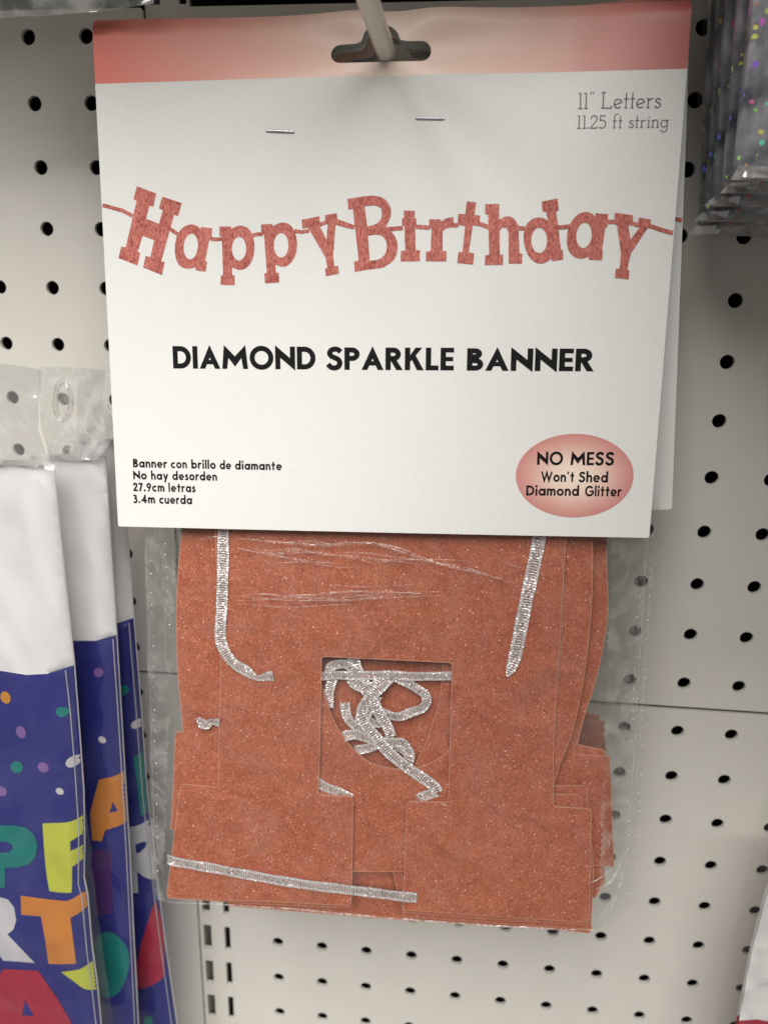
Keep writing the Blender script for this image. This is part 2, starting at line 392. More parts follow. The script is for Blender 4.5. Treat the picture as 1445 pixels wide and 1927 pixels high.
def shelf(x0, x1, dep, z):
    v, f = box(x0, x1, -dep, -.3, z, z+.12); v2, f2 = box(x0, x1, -dep-.06, -dep-.001, z-.1, z+1.2)
    n = len(v); return v+v2, f+[tuple(i+n for i in q) for q in f2]
# unseen shelf slabs added overhead: they shade the upper part of the display, more so on the right
for x0, x1, dep, z in SHADE_SHELVES:
    v, f = shelf(x0, x1, dep, z); o = mesh('shelf', v, f, M_PEG, base=((x0+x1)/2, -dep/2, z)); o['kind'] = 'structure'
# the hook that carries the card
hu = uv(725, 94); hp = card_pt(hu[0], hu[1]-.0)
hx, hz = hp.x, hp.z
t = thing('peg_hook', 'cream coated wire peg hook poking through the slot of the white card', 'hook', (hx, 0, hz))
v, f = tube([(hx, .06, hz), (hx, -1, hz), (hx, -3.2, hz+.0), (hx, -5.5, hz+.02), (hx, -6.4, hz+.10), (hx, -6.8, hz+.35)], .128, 20)
mesh('wire', v, f, M_HOOK, t, True)
v, f = box(hx-.6, hx+.6, -.08, -.005, hz-.2, hz+.6)
mesh('back_plate', v, f, M_HOOK, t)

# ------------------------------------------------------------------ lettering
def arc(cx, cy, rx, ry, a0, a1, n=14):
    return [(cx+rx*math.cos(math.radians(a0+(a1-a0)*i/n)), cy+ry*math.sin(math.radians(a0+(a1-a0)*i/n))) for i in range(n+1)]
def stroke(pts, wd_, closed=False):
    P = [Vector(p) for i, p in enumerate(pts) if i == 0 or math.dist(p, pts[i-1]) > 1e-5]; n = len(P); h = wd_/2; Lf, Rt = [], []
    for i in range(n):
        d1 = (P[i]-P[i-1]) if (i > 0 or closed) else (P[1]-P[0]); d2 = (P[(i+1) % n]-P[i]) if (i < n-1 or closed) else (P[-1]-P[-2])
        d1.normalize(); d2.normalize(); n1 = Vector((-d1.y, d1.x)); n2 = Vector((-d2.y, d2.x)); mm = n1+n2
        k = 1/max(.28, (mm.normalized()).dot(n1)) if mm.length > 1e-6 else 1
        mm = mm.normalized() if mm.length > 1e-6 else n1
        Lf.append(tuple(P[i]+mm*h*k)); Rt.append(tuple(P[i]-mm*h*k))
    q = []
    for i in range(n if closed else n-1):
        j = (i+1) % n; q.append([Lf[i], Rt[i], Rt[j], Lf[j]])
    return q
def rect(a, b, c, d): return [[(a, b), (c, b), (c, d), (a, d)]]
def mir(polys, w_): return [[(w_-x, y) for x, y in reversed(p)] for p in polys]
def sans(ch, s):
    h = s/2; X = .70; A = 1.08
    if ch == 'D': return rect(0, 0, s, 1)+stroke([(h, 1-h), (.34, 1-h)]+arc(.34, .5, .48-h, .5-h, 90, -90, 20)+[(.34, h), (h, h)], s), .82
    if ch == 'O': return stroke(arc(.53, .5, .53-h, .53-h, 0, 360, 40)[:-1], s, True), 1.06
    if ch == 'I': return rect(0, 0, s, 1), s
    if ch == 'A':
        w_ = .94; c = w_/2; tt = s*1.1; k = 1.06/c; leg = [[(0, 0), (tt, 0), (c, (c-tt)*k), (c, 1.06)]]
        return leg+mir(leg, w_)+rect(.2, .2, w_-.2, .2+s*.85), w_
    if ch == 'M':
        w_ = 1.16; c = w_/2; hf = [[(0, 0), (s*.97, 0), (.1+s, .72), (.10, 1.06)], [(.10, 1.06), (c, .56), (c, .10), (.13, .70)]]
        return hf+mir(hf, w_), w_
    if ch == 'N':
        w_ = .88; return [[(0, 0), (s, 0), (s, .8), (0, 1.06)], [(0, 1.06), (w_, .30), (w_, -.06), (0, .70)], [(w_-s, .2), (w_, -.06), (w_, 1), (w_-s, 1)]], w_
    if ch == 'S':
        return stroke(spline([(.60, .80), (.49, .895), (.35, .925), (.19, .865), (.13, .73), (.20, .61), (.36, .53), (.51, .44), (.56, .29), (.49, .14), (.33, .08), (.17, .12), (.05, .25)], 5), s), .68
    if ch == 'P': return rect(0, 0, s, 1)+stroke([(h, 1-h), (.32, 1-h)]+arc(.32, .70, .33-h, .30-h, 90, -90)+[(h, .40+h)], s), .65
    if ch == 'R': return sans('P', s)[0]+[[(.20, .46), (.46, .46), (.74, 0), (.46, 0)]], .74
    if ch == 'K': return rect(0, 0, s, 1)+[[(s*.9, .34), (s*.9, .64), (.45, 1), (.73, 1)], [(.26, .54), (.44, .68), (.80, 0), (.51, 0)]], .80
    if ch == 'L': return rect(0, 0, s, 1)+rect(s*.9, 0, .54, s*.95), .54
    if ch == 'E': return rect(0, 0, s, 1)+rect(s*.9, 0, .56, s*.92)+rect(s*.9, 1-s*.92, .56, 1)+rect(s*.9, .5-s*.42, .53, .5+s*.42), .56
    if ch == 'B': return (rect(0, 0, s, 1)+stroke([(h, 1-h), (.31, 1-h)]+arc(.31, .755, .29-h, .245-h, 90, -90)+[(h, .51+h)], s)
                          + stroke([(h, .565-h), (.33, .565-h)]+arc(.33, .2825, .33-h, .2825-h, 90, -90)+[(h, h)], s), .66)
    if ch == 'G': return stroke(arc(.53, .5, .53-h, .53-h, 42, 345, 30), s)+rect(.55, .40, 1.03, .40+s*.85)+rect(1.03-s, .18, 1.03, .50), 1.03
    if ch == 'W': return stroke([(.10, 1), (.40, .12), (.67, .90), (.94, .12), (1.24, 1)], s*.92), 1.34
    if ch == 'o': return stroke(arc(.365, .35, .365-h, .365-h, 0, 360, 30)[:-1], s, True), .73
    if ch in 'adb':
        g = stroke(arc(.355, .35, .355-h, .365-h, 0, 360, 30)[:-1], s, True)+rect(.74-s, 0, .74, A if ch != 'a' else X)
        return (mir(g, .74) if ch == 'b' else g), .74
    if ch == 'c': return stroke(arc(.365, .35, .365-h, .365-h, 48, 312, 24), s), .62
    if ch == 'e': return stroke(arc(.365, .35, .365-h, .365-h, -2, 318, 28), s*.95)+rect(h, .27, .71, .27+s*.70), .72
    if ch in 'nh': return rect(0, 0, s, A if ch == 'h' else X)+stroke([(h, .3)]+arc(.31, .38, .31-h, .34-h, 180, 0, 16)+[(.62-h, 0)], s), .62
    if ch == 'm': return rect(0, 0, s, X)+stroke([(h, .3)]+arc(.28, .40, .28-h, .32-h, 180, 0, 14)+[(.56-h, 0)], s)+stroke([(.56-h, .3)]+arc(.28+.56-s, .40, .28-h, .32-h, 180, 0, 14)+[(1.12-s-h, 0)], s), 1.12-s
    if ch == 'u': return [[(.62-x, .70-y) for x, y in p] for p in sans('n', s)[0]], .62
    if ch == 'r': return rect(0, 0, s, X)+stroke([(h, .3)]+arc(.33, .36, .33-h, .36-h, 175, 62, 10), s), .45
    if ch == 's': return stroke(spline([(.40, .56), (.31, .615), (.22, .61), (.13, .53), (.16, .43), (.27, .365), (.36, .28), (.36, .16), (.26, .085), (.15, .09), (.04, .17)], 5), s*.92), .46
    if ch == 't': return rect(.14, 0, .14+s, .96)+rect(0, X-s*.8, .14+s+.14, X), .28+s
    if ch == 'i': return rect(.02, 0, .02+s, X)+[ell(.02+h, .93, s*.62, s*.62, 14)], s+.04
    if ch == 'l': return rect(0, 0, s, A), s
    if ch == 'y': return stroke([(.10, X), (.36, .06)], s)+stroke([(.60, X), (.22, -.30)], s), .70
    if ch == '.': return [ell(.12, .12, .13, .13, 14)], .25
    if ch == "'": return [[(.02, .72), (.14, .72), (.26, 1.02), (.06, 1.02)]], .26
    if ch == '2': return stroke(spline([(.09, .68), (.14, .85), (.30, .91), (.46, .83), (.47, .66), (.36, .46), (.12, .14)], 6), s)+rect(.02, 0, .60, s*.95), .60
    if ch == '7': return rect(0, 1-s*.95, .58, 1)+[[(.30, 1-s*.9), (.58, 1), (.30, 0), (.06, 0)]], .58
    if ch == '9': return stroke(arc(.32, .68, .32-h, .32-h, 0, 360, 24)[:-1], s, True)+[[(.42, .46), (.635, .62), (.34, 0), (.10, 0)]], .64
    if ch == '3': return stroke(spline([(.07, .83), (.20, .905), (.36, .86), (.40, .71), (.30, .57), (.18, .545)], 6), s)+stroke(spline([(.18, .545), (.36, .49), (.46, .32), (.38, .14), (.22, .085), (.04, .16)], 6), s), .57
    if ch == '4': return rect(.40, 0, .40+s, 1)+[[(0, .22), (.20, .22), (.50, .72), (.50, 1.02)]]+rect(0, .22, .76, .22+s*.85), .76
    raise KeyError(ch)
def slab(ch, s):
    h = s/2; X = .60
    sf = lambda c, y, w_=.10: rect(c-w_, y, c+w_, y+s*.9)
    if ch == '1': return rect(.14-h, 0, .14+h, 1)+sf(.14, 0, .13)+rect(0, 1-s*.9, .15, 1), .28
    if ch == '"': return [[(.0, .86), (.05, .86), (.13, 1.06), (.06, 1.06)], [(.16, .86), (.21, .86), (.29, 1.06), (.22, 1.06)]], .29
    if ch == 'L': return rect(.10-h, 0, .10+h, 1)+rect(0, 0, .62, s*.9)+rect(.62-s, 0, .62, .17)+sf(.10, 1-s*.9, .12), .62
    if ch == 'e': return stroke(arc(.25, .29, .25-h, .30-h, 18, 318, 26), s)+stroke([(.03, .20), (.48, .37)], s), .50
    if ch == 't': return rect(.13-h, 0, .13+h, .93)+rect(0, X-s, .28, X)+sf(.13, 0, .09), .28
    if ch == 'r': return rect(.10-h, 0, .10+h, X)+sf(.10, 0)+rect(0, X-s*.9, .10, X)+stroke(arc(.31, .36, .2, .21, 170, 72, 8), s), .40
    if ch == 's': return stroke(spline([(.30, .44), (.26, .53), (.17, .57), (.07, .50), (.08, .39), (.18, .32), (.29, .26), (.32, .15), (.24, .05), (.14, .03), (.05, .09), (.03, .16)], 5), s), .35
    if ch == '.': return [ell(.04, .05, .06, .06, 10)], .08
    if ch == '2': return stroke(spline([(.05, .72), (.12, .92), (.28, .97), (.43, .87), (.43, .67), (.30, .42), (.05, .05)], 6), s)+rect(.0, 0, .50, s*.9)+rect(.50-s, 0, .50, .16), .50
    if ch == '5': return rect(.06, 1-s, .42, 1)+rect(.06, .55, .06+s, 1)+rect(.42-s, .86, .42, 1)+stroke(spline([(.07, .57), (.22, .64), (.40, .54), (.46, .33), (.38, .10), (.20, .03), (.02, .12)], 6), s), .48
    if ch == 'f': return rect(.13-h, 0, .13+h, .85)+stroke(arc(.30, .85, .17, .23, 180, 60, 8), s)+rect(0, X-s, .29, X)+sf(.13, 0), .34
    if ch == 'i': return rect(.10-h, 0, .10+h, X)+sf(.10, 0)+rect(0, X-s*.9, .10, X)+[ell(.10, .82, .055, .055, 10)], .20
    if ch == 'n': return rect(.10-h, 0, .10+h, X)+sf(.10, 0)+rect(0, X-s*.9, .10, X)+stroke([(.10, .3)]+arc(.27, .36, .17, .23, 180, 0, 12)+[(.44, 0)], s)+sf(.44, 0), .54
    if ch == 'g': return stroke(arc(.25, .31, .25-h, .29-h, 0, 360, 26)[:-1], s, True)+rect(.50-s, -.10, .50, .60)+rect(.42, X-s*.9, .58, X)+stroke(arc(.26, -.10, .24-h, .22, 0, -165, 14), s), .58
    raise KeyError(ch)
_gc = {}
def glyph(ch, s, font):
    k = (ch, s, font)
    if k not in _gc:
        p, w_ = (sans if font == 'sans' else slab)(ch, s); V, Fc = union(p); _gc[k] = (V, Fc, w_)
    return _gc[k]
def write(name, words, mat, parent, s, font='sans', gap=.10, fn=card_pt, lift=.004):
    """words: (text, x0, x1, baseline y, cap height) in photograph pixels, laid on the card's own plane"""
    vs, fs = [], []
    for txt, x0, x1, yb0, yb1, cap in words:
        a = Vector(uv(x0, yb0)); b = Vector(uv(x1, yb1)); cv = Vector(uv(x0, yb0-cap))-a
        tot = sum(glyph(c, s, font)[2] for c in txt)+gap*(len(txt)-1); sx = (b-a)/tot; x = 0
        up = Vector((-sx.y, sx.x)).normalized()*cv.length
        for c in txt:
            V, Fc, w_ = glyph(c, s, font); n = len(vs)
            for gx, gy in V:
                q = a+sx*(x+gx)+up*gy; vs.append(fn(q.x, q.y, -lift))
            fs += [tuple(i+n for i in t_) for t_ in Fc]; x += w_+gap
    return mesh(name, vs, fs, mat, parent)

# ------------------------------------------------------------------ the banner package
pk = thing('banner_package', 'front birthday banner package: white printed header card over a clear bag of copper letters', 'banner package', tuple(P3(0.12, 2.95, 0)), 'banner packages on the peg hook')
TL, TR, BR, BL = uv(172, 31), uv(1304, -8), uv(1222, 1013), uv(222, 991)
bl0, bl1 = uv(177, 157), uv(1295, 128)
edge_l = lambda v_: TL[0]+(BL[0]-TL[0])*(TL[1]-v_)/(TL[1]-BL[1])
# euro-slot hole
hc = uv(717, 97)
hl, hr, ht, hb = uv(622, 99), uv(811, 93), uv(717, 78), uv(717, 116)
rh = (ht[1]-hb[1])/2; cyh = (ht[1]+hb[1])/2
tilt = (uv(811, 93)[1]-uv(622, 99)[1])/(hr[0]-hl[0])
hole = [(hl[0]+rh+rh*math.cos(math.radians(a)), cyh+rh*math.sin(math.radians(a))) for a in range(90, 271, 15)]
hole += [(hr[0]-rh+rh*math.cos(math.radians(a)), cyh+rh*math.sin(math.radians(a))) for a in range(-90, 91, 15)]
hm = (hl[0]+hr[0])/2; bw = .245; bt = .19
hole += [(hm+bw+.09, cyh+rh), (hm+bw+.02, cyh+rh+.02)]+[(hm+bw*math.cos(math.radians(a)), cyh+rh+.03+bt*math.sin(math.radians(a))) for a in range(10, 171, 16)]+[(hm-bw-.02, cyh+rh+.02), (hm-bw-.09, cyh+rh)]
hole = [(x, y+(x-hm)*tilt) for x, y in hole]
out = subdiv(fillet([BL, BR, TR, TL], .03, 3), .12)
def in_band(x, y): return y > bl0[1]+(bl1[1]-bl0[1])*(x-bl0[0])/(bl1[0]-bl0[0])
nb = 60
bline = [(bl0[0]+.003+(bl1[0]-bl0[0]-.006)*i/nb, bl0[1]+(bl1[1]-bl0[1])*i/nb) for i in range(nb+1)]
V, Fc = cdt(out, [hole], .11, [bline])
def topfold(u_, v_, d=0):
    """the header is folded over at its top edge"""
    e = TL[1]+(TR[1]-TL[1])*(u_-TL[0])/(TR[0]-TL[0])-v_
    k = max(0, .16-e)/.16
    return card_pt(u_, v_, d)-CN*(.10*k*k)
vs = [topfold(x, y) for x, y in V]; n = len(vs); vs += [topfold(x, y, .022) for x, y in V]
fs = list(Fc)+[tuple(i+n for i in reversed(t_)) for t_ in Fc]
ed = {}
for t_ in Fc:
    for i in range(3): ed[(t_[i], t_[(i+1) % 3])] = 1
rimf = [(a, a+n, b+n, b) for a, b in ed if (b, a) not in ed]; fs += rimf
fm = [1 if in_band(sum(V[i][0] for i in t_)/3, sum(V[i][1] for i in t_)/3) else 0 for t_ in Fc]+[0]*(len(Fc)+len(rimf))
wN = lambda p: ((p[0]-TL[0])/(TR[0]-TL[0]), (p[1]-BL[1])/(TL[1]-BL[1]))
card = mesh('header_card', vs, fs, [M_CARD, M_BAND], pk, True, [wN(p) for p in V]*2, fm)
card.data.set_sharp_from_angle(angle=.7)
# back leaf of the folded header
v, f, _ = sheet([(BL[0]+.05, BL[1]+.25), (BR[0]-.05, BR[1]+.25), (TR[0]-.02, TR[1]-.05), (TL[0]+.02, TL[1]-.05)], [hole], lambda x, y, d: card_pt(x, y, .26+.012*max(0, 3.4-y)+d), .3, .022)
mesh('back_leaf', v, f, M_CARD, pk, True)

write('title_text', [('DIAMOND', 326, 594, 693.2, 695.2, 42), ('SPARKLE', 615, 853.5, 695.6, 697.0, 42), ('BANNER', 878, 1117, 697.3, 698.8, 42)], M_INK, card, .225, gap=.08)
write('spanish_text', [('Banner', 250.6, 314.6, 879.4, 880.6, 15.9), ('con', 321.9, 352.2, 880.9, 881.3, 15.9), ('brillo', 360.5, 406.4, 881.6, 882.4, 15.9), ('de', 413.9, 435.3, 882.8, 883.2, 15.9), ('diamante', 442.8, 530.6, 883.4, 884.8, 15.9),
    ('No', 251, 276.5, 901.9, 902.3, 15.9), ('hay', 284.7, 317, 902.6, 903.2, 15.9), ('desorden', 324.7, 409, 903.2, 904.6, 15.9),
    ('27.9cm', 251, 310, 924.5, 925.4, 15.9), ('letras', 317.6, 368.2, 925.6, 926.4, 15.9), ('3.4m', 251, 292.2, 946.8, 947.4, 15.9), ('cuerda', 300, 362, 947.8, 948.8, 15.9)], M_INK, card, .21, gap=.115)
write('size_text', [('11"', 1087, 1117, 206, 205, 31), ('Letters', 1130.5, 1243, 204.5, 202.8, 32), ('11.25', 1084.5, 1139, 243.2, 242, 25), ('ft', 1151.5, 1170, 241.6, 241.2, 25), ('string', 1182, 1258, 240.8, 239.6, 25)], M_SLATE, card, .075, 'slab', gap=.075)
bc = uv(1080.5, 896); brx = (uv(1191.5, 896)[0]-uv(969.5, 896)[0])/2; bry = (uv(1080, 817)[1]-uv(1080, 974.5)[1])/2
V, Fc = cdt(ell(*bc, brx, bry, 72), [], .08)
badge = mesh('badge', [card_pt(x, y, -.003) for x, y in V], Fc, M_BADGE, card, True, [((x-bc[0])/brx, (y-bc[1])/bry) for x, y in V])
write('badge_text', [('NO', 1010, 1058.7, 874.6, 875.0, 24.5), ('MESS', 1072.7, 1155, 875.4, 876.2, 25), ("Won't", 1017, 1080, 906.4, 907.2, 19), ('Shed', 1088.5, 1143.5, 907.6, 908.2, 19.5), ('Diamond', 989.6, 1089, 932.3, 933.4, 18.8), ('Glitter', 1100, 1169, 933.8, 934.8, 19)], M_INK, badge, .20, gap=.10, lift=.006)

# the printed picture of the banner: letter outlines as printed
k4 = lambda p: (180+p[0]*.3737, 320+p[1]*.3737); k5 = lambda p: (620+p[0]*.4706, 340+p[1]*.4706)
PR = []
def soft(poly, it=2):
    """round the gentle bends of an outline, keep its real corners"""
    for _ in range(it):
        o_ = []; n_ = len(poly)
        for i in range(n_):
            a, b, c = Vector(poly[i-1]), Vector(poly[i]), Vector(poly[(i+1) % n_])
            if (b-a).length > 1e-6 and (c-b).length > 1e-6 and (b-a).angle(c-b) < math.radians(50) and max((b-a).length, (c-b).length) < 75:
                o_ += [tuple(b+(a-b)*.25), tuple(b+(c-b)*.25)]
            else: o_.append(tuple(b))
        poly = o_
    return poly
def ink(k, outer_, holes_=()): PR.append(([k(p) for p in soft(outer_)], [[k(p) for p in soft(h_)] for h_ in holes_]))
ink(k4, [(207,80),(305,117),(290,183),(271,178),(252,243),(318,270),(337,200),(318,192),(335,132),(433,165),(415,230),(394,225),(329,458),(347,463),(333,528),(238,490),(250,432),(275,437),(293,352),(235,330),(211,410),(223,418),(210,480),(113,442),(128,384),(150,388),(205,155),(190,143)])
ink(k4, [(530,285),(586,292),(582,345),(571,350),(551,456),(560,462),(553,512),(502,504),(503,488),(470,498),(430,490),(405,458),(396,405),(402,345),(425,297),(465,271),(505,275),(528,297)], [ell(478,384,36,65,24,.08)])
ink(k4, [(622,283),(680,283),(682,294),(722,275),(765,287),(792,325),(802,390),(790,455),(760,495),(720,505),(686,488),(687,528),(700,530),(700,580),(628,577),(630,530),(641,528),(634,332),(622,330)], [ell(721,395,36,60)])
ink(k4, [(832,273),(888,270),(891,281),(935,260),(977,270),(1005,310),(1017,372),(1008,430),(980,475),(945,490),(905,476),(908,516),(923,517),(925,567),(853,570),(850,520),(862,516),(847,323),(833,323)], [ell(934,378,37,62)])
ink(k4, [(1037,250),(1127,233),(1132,277),(1129,281),(1163,352),(1170,275),(1158,272),(1155,228),(1215,218),(1220,262),(1211,266),(1197,430),(1203,485),(1222,483),(1226,523),(1160,535),(1156,497),(1167,493),(1158,440),(1070,290),(1042,295)])
for seg in ([(33,175),(80,188),(135,203),(185,230)], [(372,295),(395,310),(418,325)], [(578,345),(605,348),(636,346)], [(788,328),(815,322),(840,321)], [(1000,306),(1035,312),(1075,306)], [(1128,276),(1160,264)], [(1213,256),(1255,272),(1306,290)]):
    for q in stroke(seg, 19): ink(k4, q)
ink(k5, [(73,75),(130,66),(185,62),(225,75),(248,112),(246,150),(225,188),(260,215),(277,262),(262,320),(215,348),(102,365),(99,325),(118,320),(95,115),(77,117)], [[(142,105),(185,100),(208,113),(213,145),(195,175),(153,186)], [(155,222),(200,215),(228,237),(232,280),(208,316),(162,322)]])
ink(k5, [(298,121),(341,121),(341,150),(347,152),(347,182),(343,190),(344,278),(362,279),(361,322),(285,324),(286,282),(303,280),(300,182),(291,180),(291,152),(298,150)])
ink(k5, [(398,154),(445,154),(447,163),(468,148),(495,145),(497,185),(470,188),(452,200),(452,280),(467,281),(467,322),(385,322),(386,284),(404,282),(408,190),(398,186)])
ink(k5, [(548,82),(587,86),(579,135),(602,140),(598,181),(573,178),(556,286),(578,290),(574,335),(510,328),(515,286),(531,285),(542,180),(511,176),(515,132),(543,132)])
ink(k5, [(622,93),(678,92),(678,155),(705,140),(735,145),(755,178),(760,290),(771,292),(769,331),(716,331),(716,210),(708,188),(690,186),(680,200),(680,295),(694,296),(693,336),(621,337),(622,298),(638,296),(634,135),(622,132)])
ink(k5, [(848,83),(911,71),(916,118),(906,122),(925,275),(933,278),(934,315),(889,321),(886,311),(860,330),(830,332),(795,305),(777,255),(775,205),(790,165),(825,145),(855,148),(873,160),(866,124),(851,122)], [ell(838,238,32,51)])
ink(k5, [(1063,130),(1114,133),(1110,185),(1101,190),(1090,277),(1093,279),(1090,318),(1037,315),(1036,303),(1010,313),(975,305),(952,275),(947,230),(955,180),(985,137),(1020,122),(1048,130),(1060,143)], [ell(1017,218,31,51,24,.1)])
ink(k5, [(1140,127),(1214,138),(1210,178),(1194,179),(1203,235),(1240,185),(1232,180),(1236,147),(1285,155),(1282,190),(1271,189),(1205,290),(1190,355),(1199,358),(1196,394),(1140,388),(1144,352),(1160,350),(1165,290),(1149,178),(1137,172)])
for seg in ([(25,167),(65,180),(98,188)], [(228,196),(260,194),(294,190)], [(345,184),(372,186),(402,188)], [(495,179),(515,175)], [(596,170),(638,186)], [(755,189),(780,190)], [(910,186),(935,185),(962,182)], [(1110,164),(1142,164)], [(1208,170),(1238,178)], [(1280,180),(1330,197),(1373,209)]):
    for q in stroke(seg, 17): ink(k5, q)
vs, fs = [], []
for i, (po, ph) in enumerate(PR):
    o2 = [uv(*p) for p in po]; h2 = [[uv(*p) for p in hh] for hh in ph]
    V, Fc = cdt(o2, h2, .12); n = len(vs); vs += [card_pt(x, y, -.003-.00012*i) for x, y in V]; fs += [tuple(j+n for j in t_) for t_ in Fc]
mesh('banner_picture', vs, fs, M_PRINT, card)
for (x0, y0, x1, y1) in ((502, 246.5, 553, 247.5), (783, 222, 836, 223)):
    a, b = uv(x0, y0), uv(x1, y1); p = [card_pt(a[0], a[1], .012), card_pt(a[0]+.004, a[1], -.012), card_pt((a[0]+b[0])/2, (a[1]+b[1])/2, -.016), card_pt(b[0]-.004, b[1], -.012), card_pt(b[0], b[1], .012)]
    v, f = tube(p, .0155, 8); mesh('staple', v, f, M_STEEL, pk, True)

# ---- glitter letters, stacked in the bag (d = distance behind the card's plane)
def px_sheet(name, outer_, holes_, d, th, mat, parent, step=None, fn=None):
    o2 = [uv(*p, d) for p in outer_]; h2 = [[uv(*p, d) for p in hh] for hh in holes_]
    v_, f_, u_ = sheet(o2, h2, (fn or (lambda x, y, e: P3(x, y, d+e))), step, th)
    fm_ = [1 if len(q) == 4 else 0 for q in f_]
    for lp in [o2, *h2]:
        for q in stroke([p for i, p in enumerate(lp) if math.dist(p, lp[i-1]) > 1e-4], .013, True):  # pale outline strip, paints the highlight along the cut edge
            n_ = len(v_); v_ += [P3(x, y, d-.0025) for x, y in q]; u_ = list(u_)+list(q); f_.append((n_, n_+1, n_+2, n_+3)); fm_.append(1)
    return mesh(name, v_, f_, [mat, M_EDGE_LIT], parent, False, u_, fm_)
DL = .20; TH = .035
Hs = [(411,860),(603,860),(603,1000),(605,1235),(851,1247),(851,900),(1085,900),(1063,1050),(1052,1250),(1040,1400),(1040,1518),(1112,1523),(1109,1640),(1110,1746),(760,1713),(763,1600),(766,1508),(843,1511),(846,1420),(851,1247)]
front_H = [(400,880),(1075,880),(1062,1050),(1050,1250),(1041,1400),(1040,1518),(1112,1523),(1110,1640),(1108,1736),(900,1722),(758,1712),(762,1600),(766,1508),(843,1511),(847,1400),(851,1247),(605,1235),(602,1400),(599,1496),(664,1500),(663,1600),(660,1704),(500,1696),(314,1690),(330,1560),(341,1476),(411,1482),(412,1400),(416,1250)]
px_sheet('glitter_letter', fillet(front_H, 7), [], DL, TH, M_GLIT, pk)
body = spline([(352,930),(340,1030),(333,1130),(334,1240),(340,1320),(346,1377)], 6)
ring = body+[(331,1379),(326,1500),(322,1560),(600,1640),(1040,1640),(1041,1478)]+spline([(1052,1440),(1075,1380),(1095,1290),(1108,1190),(1114,1090),(1113,930)], 6)
holeB = spline([(600,1262),(612,1310),(628,1356),(654,1397),(678,1422),(704,1439),(740,1447),(780,1446),(820,1431),(848,1408),(905,1340),(930,1262),(920,1200),(800,1150),(650,1160),(606,1200)], 5, True)
px_sheet('glitter_letter', ring, [holeB], DL+.075, TH, M_GLIT, pk)
DD = DL+.20
feet = [(334,1480),(1105,1478),(1106,1560),(1114,1590),(1116,1650),(1112,1745),(900,1727),(664,1708),(662,1612),(700,1624),(757,1640),(759,1560),(330,1560)]
px_sheet('glitter_letter', fillet([(1020,1430),(1020,1495),(1088,1496),(1094,1502),(1097,1580),(1114,1590),(1116,1650),(1111,1740),(900,1727),(758,1716),(756,1642),(700,1628),(664,1612),(661,1708),(500,1702),(330,1690),(360,1500)], 5), [], DL+.125, TH, M_GLIT, pk)
inner = spline([(833,1150),(833,1247),(830,1294),(824,1330),(814,1360),(805,1388),(795,1412),(779,1442)], 5)
px_sheet('glitter_letter', inner+[(779,1500),(1000,1600),(1050,1600),(1050,1479),(1105,1479),(1106,1700),(1112,1760),(920,1742),(400,1703),(400,1640),(1000,1600),(1010,1150)] if False else inner+[(790,1500),(1041,1500),(1041,1479),(1099,1479),(1105,1485),(1106,1690),(1113,1749),(1020,1743),(760,1725),(720,1560),(1010,1560),(1010,1150)], [], DL+.18, TH, M_GLIT, pk)
backD = spline([(1140,930),(1141,1060),(1143,1150),(1135,1210),(1120,1280),(1098,1350),(1086,1400)], 6)
px_sheet('glitter_letter', [(420,930)]+list(reversed([(1140,930)]))[:0]+[(420,1560),(1020,1600),(1113,1600),(1113,1628),(1154,1631),(1147,1424),(1079,1420),(1081,1405)]+list(reversed(backD)), [], DL+.27, TH, M_GLIT, pk)
px_sheet('glitter_letter', fillet([(460,930),(460,1500),(900,1690),(1118,1690),(1138,1660),(1128,1500),(1138,1412),(1074,1400),(1100,1300),(1120,1150),(1110,930)], 5), [], DL+.32, TH, M_GLIT, pk)
px_sheet('glitter_letter', fillet([(430,1320),(430,1704),(780,1733),(1060,1750),(1110,1756),(1114,1600),(1000,1320)], 5), [], DL+.38, TH, M_GLIT, pk)

# ---- silver tinsel ribbons
RIBBONS = []
def ribbon(name, pts, width, d0, parent, wob=.012, twist=0):
    """pts: pixel centreline (x, y[, d offset[, width factor]]); a flat woven strip with a little ripple"""
    q = [(*uv(p[0], p[1], d0), p[2] if len(p) > 2 else 0, p[3] if len(p) > 3 else 1) for p in pts]
    c = spline([(a[0], a[1]) for a in q], 7); n = len(c); vs_, fs_, us_ = [], [], []
    W_ = width*(1.16 if width in (16,17,18,19) else 1.08)/126.0; L_ = 0; na = 5
    for i, p in enumerate(c):
        t_ = i/7; k_ = min(int(t_), len(q)-2); fr = t_-k_; off = q[k_][2]*(1-fr)+q[k_+1][2]*fr; wf = q[k_][3]*(1-fr)+q[k_+1][3]*fr
        a = Vector(c[max(0, i-1)]); b = Vector(c[min(n-1, i+1)]); dr = (b-a).normalized(); nr = Vector((-dr.y, dr.x))
        if i: L_ += (Vector(p)-Vector(c[i-1])).length
        for j in range(na):
            s_ = j/(na-1)-.5; e = nr*(s_*W_*wf)
            wv = wob*math.sin(L_*9+s_*2)+wob*1.2*noise.noise(Vector((p[0]*5, p[1]*5, s_*1.5+d0*9)))
            vs_.append(P3(p[0]+e.x, p[1]+e.y, d0+off+wv)); us_.append((L_/W_, s_+.5))
        if i:
            for j in range(na-1): o_ = (i-1)*na+j; fs_.append((o_, o_+na, o_+na+1, o_+1))
    return mesh(name, vs_, fs_, M_RIB, parent, True, us_)
R1 = DL-.03
ribbon('tinsel_ribbon', [(421,960),(420,1040),(419,1100),(417,1150),(415,1200),(424,1228),(442,1249),(462,1262),(478,1274,0,.6),(490,1276,0,.55),(502,1273,0,.85),(514,1272,.0,1.0)], 21, R1, pk)
ribbon('tinsel_ribbon', [(1022,970),(1005,1060),(992,1120),(980,1180),(969,1235),(961,1258,0,.75),(954,1272,0,.25)], 23, R1, pk)
